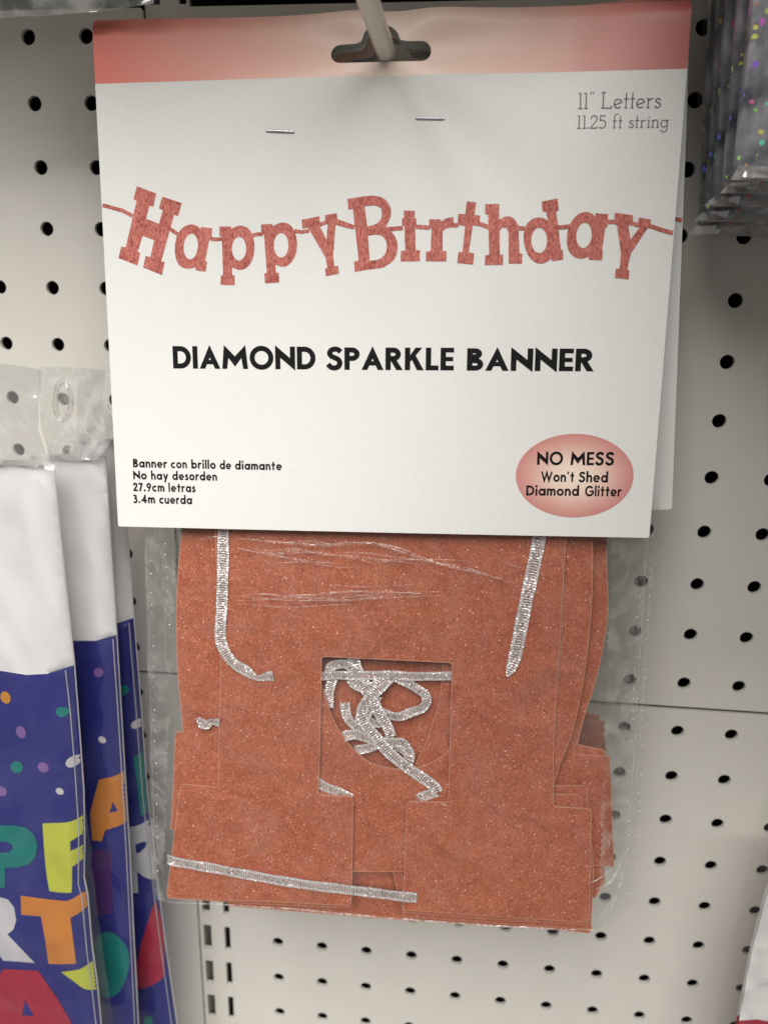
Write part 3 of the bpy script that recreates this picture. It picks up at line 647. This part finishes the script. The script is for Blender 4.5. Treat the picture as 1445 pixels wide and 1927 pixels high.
ribbon('tinsel_ribbon', [(313,1620,.05),(330,1622),(400,1634),(480,1649),(570,1664),(660,1675),(730,1684),(784,1690)], 21, R1-.02, pk, .006)
ribbon('tinsel_ribbon', [(372,1352,0,.3),(382,1362,0,1.2),(390,1366,0,.7),(398,1358,0,.7),(413,1360,0,.95)], 17, R1, pk)
K = lambda x, y, d=0, w_=1: (560+x*.2353, 1200+y*.2353, d, w_)
KD = DL+.102
ribbon('tinsel_ribbon', [K(150,312),K(300,300),K(440,303),K(600,300,-.01),K(760,298),K(900,310),K(1060,308),K(1290,305)], 16, KD, pk, .004)
ribbon('tinsel_ribbon', [K(440,140),K(460,220),K(500,310),K(560,400),K(620,470)], 22, KD+.015, pk)
ribbon('tinsel_ribbon', [K(235,290,.02,.6),K(265,235),K(320,215),K(390,215),K(470,270)], 17, KD-.01, pk)
ribbon('tinsel_ribbon', [K(290,300,.0),K(270,360),K(252,440),K(250,560)], 17, KD+.02, pk)
ribbon('tinsel_ribbon', [K(760,300),K(690,370),K(610,450),K(545,520),K(515,590),K(500,680)], 19, KD-.03, pk)
ribbon('tinsel_ribbon', [K(470,350),K(540,420),K(610,520),K(660,620),K(710,700),K(750,790)], 19, KD-.015, pk)
ribbon('tinsel_ribbon', [K(500,620),K(560,720),K(640,810),K(730,920),K(850,1020),K(980,1110),K(1090,1190),K(1115,1235)], 22, DL+.054, pk, .005)
ribbon('tinsel_ribbon', [K(380,520),K(385,600),K(420,670),K(490,720),K(590,750)], 17, KD, pk)
ribbon('tinsel_ribbon', [K(365,790),K(450,775),K(540,800),K(640,825),K(740,845),K(830,840),K(870,880),K(895,930),K(880,990)], 18, KD-.02, pk)
ribbon('tinsel_ribbon', [K(460,900),K(540,890),K(620,865),K(700,830)], 17, KD+.01, pk)
ribbon('tinsel_ribbon', [K(780,315),K(850,350),K(940,400),K(1015,450),K(1030,510),K(990,570),K(900,600),K(810,630),K(740,620),K(660,590)], 16, KD+.01, pk)
ribbon('tinsel_ribbon', [K(420,330),K(470,385),K(550,410),K(620,380),K(660,330)], 17, KD-.005, pk)
ribbon('tinsel_ribbon', [K(640,470),K(590,560),K(545,640),K(560,720),K(620,790)], 16, KD+.012, pk)
ribbon('tinsel_ribbon', [K(560,660),K(630,690),K(700,690),K(745,740),K(720,830)], 15, KD+.006, pk)
ribbon('tinsel_ribbon', [K(600,870),K(690,850),K(770,880),K(840,900),K(905,960),K(890,1010)], 14, KD-.01, pk)
ribbon('tinsel_ribbon', [K(960,1290),K(1030,1260),K(1120,1235)], 18, DL+.062, pk, .004)
ribbon('tinsel_ribbon', [K(120,1130),K(220,1195),K(320,1230),K(430,1290)], 20, DL+.055, pk, .005)

# ---- the clear bag: front and back film, sealed perforated margins, creases with their highlights whitened in
DF = .125
def film_fn(d, amp, sc_, seed):
    def fn(x, y, e):
        a = amp*(noise.noise(Vector((x*sc_, y*sc_*.7, seed)))+.5*noise.noise(Vector((x*sc_*2.7, y*sc_*2.1, seed+5))))
        return P3(x, y, d+e-a)
    return fn
bag_o = [(254,930),(262,1100),(270,1300),(277,1500),(281,1640),(291,1697),(330,1690),(500,1703),(650,1719),(800,1731),(960,1742),(1112,1750),(1137,1747),(1165,1690),(1180,1640),(1196,1480),(1210,1300),(1222,1120),(1236,930)]
o2 = [uv(*p, DF) for p in bag_o]
UR0, UR1, UL0, UL1 = uv(1148, 1050, .12), uv(1122, 1740, .12), uv(332, 1050, .12), uv(308, 1690, .12)
def margin(x, y):
    kr = UR0[0]+(UR1[0]-UR0[0])*(UR0[1]-y)/(UR0[1]-UR1[1]); kl = UL0[0]+(UL1[0]-UL0[0])*(UL0[1]-y)/(UL0[1]-UL1[1])
    return max(0, x-kr, kl-x)
def bag_fn(x, y, e):
    k = 0
    out_ = margin(x, y); xm = 0
    drop = .45*out_                                     # the film falls back at both margins
    a = .016*noise.noise(Vector((x*1.3, y*1.1, 2)))+.010*noise.noise(Vector((x*4, y*3, 8)))
    am = min(1, out_*4); a += am*.03*noise.noise(Vector((x*3.0, y*1.4, 4)))+am*.012*noise.noise(Vector((x*8, y*4, 6)))
    return P3(x, y, DF+drop+e-a)
v, f, u_ = sheet(subdiv(o2, .09), [], bag_fn, .075)
bag = mesh('clear_bag', v, f, [M_FILM, M_MARGIN], pk, True, None, [1 if margin(sum(u_[i][0] for i in q)/3, sum(u_[i][1] for i in q)/3) > .02 else 0 for q in f])
DB = DL+.50
b2 = [uv(*p, DB) for p in [(262,930),(275,1200),(283,1500),(290,1697),(500,1712),(800,1738),(1112,1757),(1190,1700),(1212,1400),(1235,1150),(1240,930)]]
v, f, u_ = sheet(subdiv(b2, .2), [], film_fn(DB, .05, 1.2, 9), .16)
mesh('bag_back', v, f, M_FILM, bag, True)
def strips(name, lines, d, mat, parent, fn=None):
    vs_, fs_ = [], []
    for pts, wpx in lines:
        c = spline([uv(*p, d) for p in pts], 6) if len(pts) > 2 else [uv(*p, d) for p in pts]
        w_ = wpx/126.0; n0 = len(vs_); N_ = len(c)
        for i, p in enumerate(c):
            a, b = Vector(c[max(0, i-1)]), Vector(c[min(N_-1, i+1)]); dr = (b-a).normalized(); nr = Vector((-dr.y, dr.x)); tp = math.sin(math.pi*(i+.15)/(N_-.7))**.5 if N_ > 2 else 1
            for s_, hgt in ((-.5, 0), (0, -.35), (.5, 0)):
                e = nr*(s_*w_*tp); q = (fn or (lambda x, y, e_: P3(x, y, d+e_)))(p[0]+e.x, p[1]+e.y, -.016+hgt*w_*tp*.6); vs_.append(q)
        for i in range(N_-1):
            for j in range(2): o_ = n0+i*3+j; fs_.append((o_, o_+3, o_+4, o_+1))
    return mesh(name, vs_, fs_, mat, parent, True)
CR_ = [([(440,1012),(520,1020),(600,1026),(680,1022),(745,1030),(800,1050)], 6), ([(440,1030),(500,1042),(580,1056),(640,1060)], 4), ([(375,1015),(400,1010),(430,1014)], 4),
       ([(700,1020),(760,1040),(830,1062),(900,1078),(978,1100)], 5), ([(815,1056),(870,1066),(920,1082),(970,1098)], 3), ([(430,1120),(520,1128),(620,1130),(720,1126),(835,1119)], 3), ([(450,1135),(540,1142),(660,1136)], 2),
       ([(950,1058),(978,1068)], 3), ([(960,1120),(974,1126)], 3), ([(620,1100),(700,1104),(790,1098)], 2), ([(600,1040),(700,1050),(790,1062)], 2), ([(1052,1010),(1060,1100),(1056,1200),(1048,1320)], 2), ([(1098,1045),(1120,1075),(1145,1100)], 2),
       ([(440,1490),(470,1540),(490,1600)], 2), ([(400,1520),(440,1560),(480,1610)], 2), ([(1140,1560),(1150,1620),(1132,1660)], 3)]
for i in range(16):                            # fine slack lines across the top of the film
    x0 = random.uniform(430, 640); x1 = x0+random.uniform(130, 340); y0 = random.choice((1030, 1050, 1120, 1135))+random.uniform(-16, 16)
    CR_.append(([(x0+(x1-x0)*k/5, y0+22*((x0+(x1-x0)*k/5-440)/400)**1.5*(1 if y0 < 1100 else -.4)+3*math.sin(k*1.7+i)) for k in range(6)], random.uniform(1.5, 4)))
for c_ in CR_: strips('crease_highlight', [c_], DF, M_CREASE_SHEEN, bag, bag_fn)  # whitish strips put in for the streak highlights on creased film
# hot-needle perforations along both sealed margins
vs, fs = [], []
def dash(px, py, w_, hgt, d, ang):
    q = Vector(uv(px, py, d)); c, s = math.cos(ang), math.sin(ang); n0 = len(vs); k_ = 10
    for i in range(k_):
        a = 2*math.pi*i/k_
        for rr, e in ((1, -.012), (.5, -.02)):
            x, y = w_*math.cos(a)*rr, hgt*math.sin(a)*rr; vs.append(bag_fn(q.x+x*c-y*s, q.y+x*s+y*c, e))
    for i in range(k_):
        j = (i+1) % k_; fs.append((n0+i*2, n0+j*2, n0+j*2+1, n0+i*2+1))
for xa, ya, xb, yb, nn in ((273,1005,296,1660,34), (306,1005,318,1180,9), (1208,1130,1180,1620,26), (1236,1020,1204,1640,40), (1224,1040,1186,1640,24)):
    for i in range(nn):
        if i == 0: vs.clear(); fs.clear()
        t_ = i/(nn-1); dash(xa+(xb-xa)*t_+random.uniform(-2, 2), ya+(yb-ya)*t_+random.uniform(-3, 3), .013, .024, DF, random.uniform(-.5, .5))
    mesh('perforation', list(vs), list(fs), M_PERF_SHEEN, bag, True)
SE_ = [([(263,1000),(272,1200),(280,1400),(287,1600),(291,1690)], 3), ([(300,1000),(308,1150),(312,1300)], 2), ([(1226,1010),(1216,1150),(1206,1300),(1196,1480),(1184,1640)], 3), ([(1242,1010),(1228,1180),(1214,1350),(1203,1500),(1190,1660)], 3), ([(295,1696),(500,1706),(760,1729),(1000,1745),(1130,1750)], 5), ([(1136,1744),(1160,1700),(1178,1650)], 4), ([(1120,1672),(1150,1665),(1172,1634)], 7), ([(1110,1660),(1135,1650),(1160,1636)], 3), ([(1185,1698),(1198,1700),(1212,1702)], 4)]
for c_ in SE_: strips('seal_and_sheen', [c_], DF, M_PERF_SHEEN if c_[0][0][1] > 1630 else M_CREASE_SHEEN, bag, bag_fn)  # seam lines; lower right strips are crumple highlights drawn in milky film

# the second package on the same hook hangs a little askew behind the first
def copy_tree(o, par=None):
    c = o.copy(); C.objects.link(c)
    if par: c.parent = par
    for ch in list(o.children): copy_tree(ch, c)
    return c
pk2 = copy_tree(pk)
pk2['label'] = 'rear birthday banner package, only a strip of its card showing behind the front card'
pk2.location = pk.location + Vector((.12, .50, -.02))*IN
for ch in pk2.children:                       # its bag hangs straighter than its card
    if ch.name.split('.')[0] in ('glitter_letter', 'tinsel_ribbon', 'clear_bag'): ch.rotation_euler = (0, math.radians(3.4), 0); ch.location = Vector((-.04, 0, 0))*IN
pk2.rotation_euler = (Matrix.Rotation(math.radians(3.4), 4, 'X') @ Matrix.Rotation(math.radians(-3.5), 4, 'Y')).to_euler()

# ------------------------------------------------------------------ navy party packs, far left
def pack(d_y, body_o, split, prints, sleeve_o, label, grp, zroot, folds, flap=None, dots=(), th=.22):
    """a folded plastic pack in a clear sleeve: white header, navy field with printed letters, traced at its own distance"""
    c0 = at(body_o[0][0], body_o[0][1], d_y)
    t_ = thing('party_pack', label, 'party pack', tuple(c0), grp)
    q = lambda p, e=0: at(p[0], p[1], d_y-e)
    X2 = lambda p: (at(p[0], p[1], d_y).x, at(p[0], p[1], d_y).z)
    o2_ = subdiv([X2(p) for p in body_o], .25)
    xr = {}
    def redge(z):
        xs = []
        for i in range(len(o2_)):
            (xa, za), (xb, zb) = o2_[i-1], o2_[i]
            if (za-z)*(zb-z) <= 0 and za != zb: xs.append(xa+(xb-xa)*(z-za)/(zb-za))
        return max(xs) if xs else max(p[0] for p in o2_)
    def surf(x, z, e=0):
        r_ = redge(z)-x; k_ = max(0, .24-r_)/.24
        wv = .016*noise.noise(Vector((x*.7, z*.16, d_y)))+.006*noise.noise(Vector((x*1.8, z*.35, d_y+3)))
        return Vector((x, d_y+th*.8*k_**2.2-wv-e, z))
    sp = [X2(p) for p in split]
    V_, F_ = cdt(o2_, [], .13, [sp])
    def below(x, z):
        for (xa, za), (xb, zb) in zip(sp, sp[1:]):
            if min(xa, xb) <= x <= max(xa, xb): return z < za+(zb-za)*(x-xa)/(xb-xa)
        return z < (sp[0][1] if x < sp[0][0] else sp[-1][1])
    vs_ = [surf(x, z) for x, z in V_]; n_ = len(vs_); vs_ += [Vector((x, d_y+th, z)) for x, z in V_]
    fm_ = [1 if below(sum(V_[i][0] for i in f_)/3, sum(V_[i][1] for i in f_)/3) else 0 for f_ in F_]
    fs_ = list(F_); ed_ = {}
    for f_ in F_:
        for i in range(3): ed_[(f_[i], f_[(i+1) % 3])] = 1
    rim_ = [(a, a+n_, b+n_, b) for a, b in ed_ if (b, a) not in ed_]
    fs_ += [tuple(i+n_ for i in reversed(f_)) for f_ in F_]+rim_; fm_ += fm_+[0]*len(rim_)
    bd = mesh('folded_sheet', vs_, fs_, [M_WHITE, M_NAVY], t_, True, None, fm_)
    for nm_, col, po, ph in prints:
        poly = [X2(p) for p in po]; hh = [[X2(p) for p in h_] for h_ in ph]
        V2, F2 = cdt(subdiv(poly, .05), hh, .055)
        keep = [f_ for f_ in F2 if in_poly(sum(V2[i][0] for i in f_)/3, sum(V2[i][1] for i in f_)/3, o2_)]
        used = sorted({i for f_ in keep for i in f_}); mp_ = {i: j for j, i in enumerate(used)}
        if keep: mesh(nm_, [surf(min(V2[i][0], redge(V2[i][1])-.003), V2[i][1], .012) for i in used], [tuple(mp_[i] for i in f_) for f_ in keep], COL[col], bd, True)
    if sleeve_o:
        s2 = [X2(p) for p in sleeve_o]
        def sfn(x, z, e):
            r_ = redge(z)-x; k_ = max(0, -r_)
            return Vector((x, d_y-.07+min(.22, k_*.35)-.05*noise.noise(Vector((x*1.2, z*.6, d_y+7)))-.03*noise.noise(Vector((x*4, z*1.6, d_y+1)))+e, z))
        v_, f_, _ = sheet(subdiv(s2, .14), [], sfn, .12)
        sl = mesh('clear_sleeve', v_, f_, M_SLEEVE, t_, True)
    for fl in folds:
        pp = [q(p, e) for p, e in fl]; pp = [Vector(a) for a in spline([tuple(x) for x in pp], 4)] if False else pp
        v_, f_ = tube(pp, .009, 8); mesh('folded_edge', v_, f_, M_FOLD, bd, True)
    if flap:
        for fo, amp, hole_ in flap:
            f2_ = [X2(p) for p in fo]
            hh = []
            def ffn(x, z, e):
                a = amp*(noise.noise(Vector((x*1.6, z*1.9, d_y+1)))+.6*noise.noise(Vector((x*4.5, z*3.4, d_y+2)))+.35*noise.noise(Vector((x*10, z*7, d_y))))
                return Vector((x, d_y-.09-a*.8+e, z))
            v_, f_, _ = sheet(subdiv(f2_, .06), hh, ffn, .055)
            fo_ = mesh('bag_flap', v_, f_, M_CRUMP, t_, True)
            if hole_:
                rg = [X2(p) for p in ell(*hole_, 28)]; v_, f_ = tube([ffn(x, z, -.01) for x, z in rg+rg[:2]], .035, 8); mesh('hang_hole_rim', v_, f_, M_CREASE_SHEEN, fo_, True)
    return t_
c3 = lambda *ps: [(p[0]*.3045, 1480+p[1]*.3045) for p in ps]
dotp = lambda x, y, rx, ry, r_=.5: ell(x, y, rx, ry, 18, r_)
GP = 'navy party packs hanging far left'
pack(-3.1, [(-120,868),(60,873),(89,880),(101,1000),(114,1120),(129,1255),(139,1380),(148,1500),(150,1600),(149,1665),(156,1700),(165,1800),(175,1870),(186,1990),(-120,1990)],
     [(-130,1255),(-60,1258),(0,1262),(50,1270),(90,1268),(132,1261)],
     [('confetti', 'amber', dotp(12,1312,9,12,-.4), []), ('confetti', 'teal', dotp(117,1340,11,9), []), ('confetti', 'lilac', dotp(41,1377,9,12,-.4), []), ('confetti', 'teal', dotp(33,1443,12,11), []), ('confetti', 'lilac', dotp(83,1443,11,9), []), ('confetti', 'silver', dotp(135,1437,11,10), []), ('confetti', 'lilac', dotp(4,1488,11,9), []), ('confetti', 'silver', dotp(114,1488,8,6), []),
      ('printed_letter', 'teal', c3((-160,240),(90,238),(165,252),(215,295),(235,360),(225,430),(185,478),(110,497),(35,500),(35,622),(-160,630)), [c3((-80,338),(45,338),(80,355),(85,380),(65,402),(0,408),(-80,408))]),
      ('printed_letter', 'lime', c3((268,225),(400,220),(530,212),(540,322),(470,328),(435,340),(437,398),(540,392),(540,475),(480,488),(445,500),(445,655),(370,652),(310,643),(295,560),(285,480),(275,350)), []),
      ('printed_letter', 'orange', c3((132,672),(250,688),(410,705),(480,685),(540,668),(540,775),(440,805),(475,1090),(390,1094),(305,1092),(285,950),(258,800),(137,790)), []),
      ('printed_letter', 'silver', c3((-80,670),(0,680),(55,695),(92,745),(105,825),(88,880),(50,912),(220,1087),(120,1080),(25,1075),(-30,1000),(-80,980)), []),
      ('printed_letter', 'red', c3((20,1128),(240,1135),(360,1310),(470,1500),(470,1700),(-300,1700),(-60,1300)), [c3((158,1315),(215,1418),(140,1412))]),
      ('printed_letter', 'lime', c3((382,1143),(550,1120),(600,1130),(590,1310),(480,1215)), [])],
     [(-120,858),(60,862),(104,872),(118,1000),(132,1150),(142,1250),(152,1420),(166,1540),(174,1600),(172,1622),(182,1700),(196,1800),(222,1990),(-120,1990)],
     'front navy party pack at the left edge with teal P, orange T and red A', GP, 0,
     [[((124,1262),.0), ((133,1340),-.02), ((141,1440),-.02), ((149,1560),-.01), ((148,1664),0), ((155,1690),0), ((164,1790),0), ((176,1880),-.02), ((188,1990),-.02)]],
     [([(-120,676),(20,684),(60,690),(86,696),(80,760),(78,806),(100,868),(60,874),(-120,870)], .05, None)])
pack(-2.3, [(60,858),(189,861),(193,930),(198,1010),(210,1190),(218,1320),(226,1450),(237,1620),(243,1750),(256,1990),(60,1990)],
     [(50,1206),(140,1206),(180,1206),(214,1203)],
     [('confetti', 'lilac', dotp(186,1265,9,9), []), ('confetti', 'silver', dotp(193,1392,8,6), []),
      ('printed_letter', 'orange', [(187,1467),(206,1463),(228,1461),(248,1520),(236,1556),(215,1557),(199,1562),(192,1583),(174,1581),(170,1530)], [c3((700,95),(725,160),(678,162))]),
      ('printed_letter', 'purple', [(172,1599),(210,1599),(213,1719),(180,1722)], []), ('printed_letter', 'teal', ell(204,1815,37,62,26), [])],
     [(60,850),(192,853),(206,1000),(222,1200),(238,1450),(252,1700),(268,1990),(60,1990)],
     'middle navy party pack with an orange A, between two other packs', GP, 0,
     [[((213,1203),0), ((222,1330),0), ((230,1460),0), ((239,1620),0), ((246,1760),0), ((257,1990),0)]],
     [([(78,690),(150,690),(205,695),(196,740),(200,790),(214,830),(190,864),(100,862),(84,800)], .05, (125,752,15,36))])
pack(-1.6, [(130,826),(204,830),(214,880),(226,950),(236,1060),(244,1172),(258,1340),(270,1500),(286,1640),(305,1790),(334,1990),(130,1990)],
     [(120,1176),(200,1174),(250,1170)],
     [('confetti', 'teal', dotp(233,1299,9,10), []), ('confetti', 'silver', dotp(255,1367,9,8), []),
      ('printed_letter', 'teal', [(251,1424),(269,1421),(284,1538),(264,1537)], []),
      ('printed_letter', 'silver', c3((775,255),(850,240),(925,230),(960,330),(965,440),(985,640),(850,520),(858,655),(790,660),(780,450)), [c3((840,355),(880,345),(900,360),(895,385),(870,405),(845,412))]),
      ('printed_letter', 'red', c3((950,722),(990,900),(1010,1190),(915,1240),(820,1255),(840,1120),(880,950)), []), ('confetti', 'teal', dotp(279,1921,9,9), [])],
     [(130,818),(208,822),(232,950),(250,1172),(266,1340),(282,1500),(300,1640),(322,1790),(352,1990),(130,1990)],
     'rear navy party pack with white R and red letter, nearest the copper letters', GP, 0,
     [[((243,1172),0), ((257,1340),0), ((269,1500),0), ((285,1640),0), ((304,1790),0), ((332,1990),0)]],
     [([(150,700),(210,704),(214,760),(224,826),(180,832),(150,826)], .04, None)])

# ------------------------------------------------------------------ cellophane packs on the right and at the top
def holo():
    mt, nt, N, L, b = nm('holographic_foil'); tc = N.new('ShaderNodeTexCoord')
    b.inputs['Roughness'].default_value = .3
    vo = N.new('ShaderNodeTexVoronoi'); vo.inputs['Scale'].default_value = 360; vo.inputs['Randomness'].default_value = .8; L.new(tc.outputs['Object'], vo.inputs['Vector'])
    sp = N.new('ShaderNodeSeparateColor'); L.new(vo.outputs['Color'], sp.inputs[0])
    hs = N.new('ShaderNodeCombineColor'); hs.mode = 'HSV'; L.new(sp.outputs[0], hs.inputs[0]); hs.inputs[1].default_value = .8; hs.inputs[2].default_value = 1.0  # rainbow glints painted as coloured dots in the base colour
    n2 = N.new('ShaderNodeTexNoise'); n2.inputs['Scale'].default_value = 75; n2.inputs['Detail'].default_value = 4; L.new(tc.outputs['Object'], n2.inputs['Vector'])
    th_ = N.new('ShaderNodeMath'); th_.operation = 'MULTIPLY_ADD'; th_.inputs[1].default_value = .5; L.new(n2.outputs['Fac'], th_.inputs[0]); L.new(sp.outputs[1], th_.inputs[2])
    g1 = N.new('ShaderNodeMath'); g1.operation = 'GREATER_THAN'; g1.inputs[1].default_value = .98; L.new(th_.outputs[0], g1.inputs[0])
    g2 = N.new('ShaderNodeMath'); g2.operation = 'LESS_THAN'; g2.inputs[1].default_value = .0017*.9; L.new(vo.outputs['Distance'], g2.inputs[0]); g2.inputs[1].default_value = .42
    mk = N.new('ShaderNodeMath'); mk.operation = 'MULTIPLY'; L.new(g1.outputs[0], mk.inputs[0]); L.new(g2.outputs[0], mk.inputs[1])
    cr = N.new('ShaderNodeValToRGB'); cr.color_ramp.elements[0].position = .35; cr.color_ramp.elements[0].color = (.07, .075, .11, 1); cr.color_ramp.elements[1].position = .72; cr.color_ramp.elements[1].color = (.88, .89, .95, 1)
    L.new(n2.outputs['Fac'], cr.inputs[0])
    mx = N.new('ShaderNodeMix'); mx.data_type = 'RGBA'; L.new(mk.outputs[0], mx.inputs[0]); L.new(cr.outputs[0], mx.inputs[6]); L.new(hs.outputs[0], mx.inputs[7]); L.new(mx.outputs[2], b.inputs['Base Color'])
    iv = N.new('ShaderNodeMath'); iv.operation = 'SUBTRACT'; iv.inputs[0].default_value = .55; L.new(mk.outputs[0], iv.inputs[1]); iv.use_clamp = True; L.new(iv.outputs[0], b.inputs['Metallic'])
    bp = N.new('ShaderNodeBump'); bp.inputs['Strength'].default_value = .6; bp.inputs['Distance'].default_value = .002; L.new(n2.outputs['Fac'], bp.inputs['Height']); L.new(bp.outputs[0], b.inputs['Normal'])
    return mt
M_HOLO = holo()
GF = 'foil curtain packs stacked on one hook'
labs = ['foremost holographic foil pack at the top right edge with bright coloured sparkles', 'second holographic foil pack from the front in the top right stack', 'third holographic foil pack from the front in the top right stack', 'fourth foil pack from the front in the top right stack, dark and narrow', 'rearmost foil pack in the top right stack, its bag lowest, by the white card']
#       depth, foil left edge px (top, bottom), foil bottom y, film left edge px, film bottom y
FP = [(-3.4, (1418, -20), (1384, 312), 318, (1404, -20), (1366, 338), 342), (-2.85, (1392, -20), (1362, 345), 352, (1380, -20), (1348, 362), 366), (-2.3, (1366, -20), (1343, 372), 380, (1352, -20), (1318, 386), 390),
      (-1.75, (1352, -20), (1327, 400), 406, (1334, -20), (1300, 412), 418), (-1.2, (1338, -20), (1316, 420), 428, (1322, -20), (1290, 436), 444)]
for lab, (Y, ft, fb, fby, gt, gb, gby) in zip(labs, FP):
    p0 = at(fb[0], fby, Y); t = thing('foil_pack', lab, 'foil pack', tuple(p0), GF)
    X2 = lambda p: (at(p[0], p[1], Y).x, at(p[0], p[1], Y).z)
    a, b = X2(ft), X2((fb[0], fby)); rightx = b[0]+4.5; dz = X2((fb[0]+60, fby+1)); sl = (dz[1]-b[1])/(dz[0]-b[0])
    poly = [b, (rightx, b[1]+sl*(rightx-b[0])), (rightx, a[1]+7), (a[0]-.9*(a[0]-b[0])*-.5, a[1]+7), a]
    fn = lambda x, z, e, Y=Y: Vector((x, Y+e-.02*noise.noise(Vector((x*2.5, z*.25, Y)))-.006*noise.noise(Vector((x*7, z*.6, Y))), z))
    v, f, _ = sheet(subdiv(fillet(poly, .08), .12), [], fn, .11, .12); mesh('foil_sheet', v, f, M_HOLO, t, True)
    a2, b2_ = X2(gt), X2((gb[0], gby)); poly = [b2_, (rightx+.3, b2_[1]+sl*(rightx-b2_[0])), (rightx+.3, a2[1]+7), (a2[0], a2[1]+7), a2]
    fn2 = lambda x, z, e, Y=Y: Vector((x, Y-.12+e-.025*noise.noise(Vector((x*2.2, z*.18, Y+3)))-.008*noise.noise(Vector((x*6, z*.3, Y+1))), z))
    v, f, _ = sheet(subdiv(poly, .12), [], fn2, .09); mesh('clear_bag', v, f, M_SLEEVE, t, True)
    hgt = b[1]-b2_[1]
    poly = [b2_, (rightx+.3, b2_[1]+sl*(rightx-b2_[0])), (rightx+.3, b[1]+sl*(rightx-b2_[0])+.02), (b2_[0]+.08, b[1]+.02)]
    fn3 = lambda x, z, e, Y=Y: Vector((x, Y-.13+e-.03*noise.noise(Vector((x*3, z*6, Y+3))), z))
    v, f, _ = sheet(subdiv(poly, .1), [], fn3, .07); mesh('sealed_hem', v, f, M_GREYF, t, True)
    poly = [(b2_[0]+.05, b2_[1]+.02), (b2_[0]+.42, b2_[1]+.02), (b2_[0]+.45, b2_[1]+.14), (b2_[0]+.1, b2_[1]+.12)]
    fn4 = lambda x, z, e, Y=Y: Vector((x, Y-.16+e-.03*noise.noise(Vector((x*6, z*8, Y+3))), z))
    v, f, _ = sheet(subdiv(poly, .04), [], fn4, .03); mesh('bright_seal', v, f, M_CRUMP, t, True)

# lower right: clear bag with a white and red card
Y = -1.6; X2 = lambda p: (at(p[0], p[1], Y).x, at(p[0], p[1], Y).z)
t = thing('clear_card_pack', 'clear bag with white and red backing card at the lower right edge', 'party pack', tuple(at(1390, 1927, Y)))
poly = [X2(p) for p in [(1390,1917),(1412,1800),(1440,1690),(1475,1600),(1640,1600),(1640,1990),(1376,1990)]]
sp = [X2((1380,1919)), X2((1460,1925)), X2((1660,1930))]
V, Fc = cdt(subdiv(poly, .15), [], .15, [sp])
vs = [Vector((x, Y-.03*noise.noise(Vector((x*2, z*2, 1))), z)) for x, z in V]; n = len(vs); vs += [Vector((x, Y+.1, z)) for x, z in V]
ln = lambda x: sp[0][1]+(sp[-1][1]-sp[0][1])*(x-sp[0][0])/(sp[-1][0]-sp[0][0])
fm = [1 if sum(V[i][1] for i in t_)/3 < ln(sum(V[i][0] for i in t_)/3) else 0 for t_ in Fc]
mesh('backing_card', vs, list(Fc)+[tuple(i+n for i in reversed(t_)) for t_ in Fc], [M_WHITE, COL['red']], t, True, None, fm*2)
poly = [X2(p) for p in [(1326,1990),(1345,1880),(1370,1740),(1400,1610),(1432,1480),(1470,1380),(1650,1380),(1650,1990)]]
fn = lambda x, z, e: Vector((x, Y-.2+e-.06*noise.noise(Vector((x*1.6, z*.8, 3)))-.05*noise.noise(Vector((x*5, z*2, 4))), z))
v, f, _ = sheet(subdiv(poly, .12), [], fn, .09); cb = mesh('clear_bag', v, f, M_FILM, t, True)

# top left: bottom hem of a crumpled clear bag hanging from the row above
Y = -2.6; X2 = lambda p: (at(p[0], p[1], Y).x, at(p[0], p[1], Y).z)
t = thing('hanging_clear_bag', 'crumpled clear plastic bag hem hanging into the top left corner', 'plastic bag', tuple(at(60, 20, Y)))
poly = [X2(p) for p in [(-160,60),(-40,42),(0,34),(40,31),(90,30),(150,22),(230,15),(290,8),(300,-200),(-160,-200)]]
fn = lambda x, z, e: Vector((x, Y+e-.09*noise.noise(Vector((x*1.2, z*4, 3)))-.02*noise.noise(Vector((x*3, z*9, 4))), z))
v, f, _ = sheet(subdiv(poly, .07), [], fn, .06); mesh('bag_film', v, f, M_SOFTF, t, True)
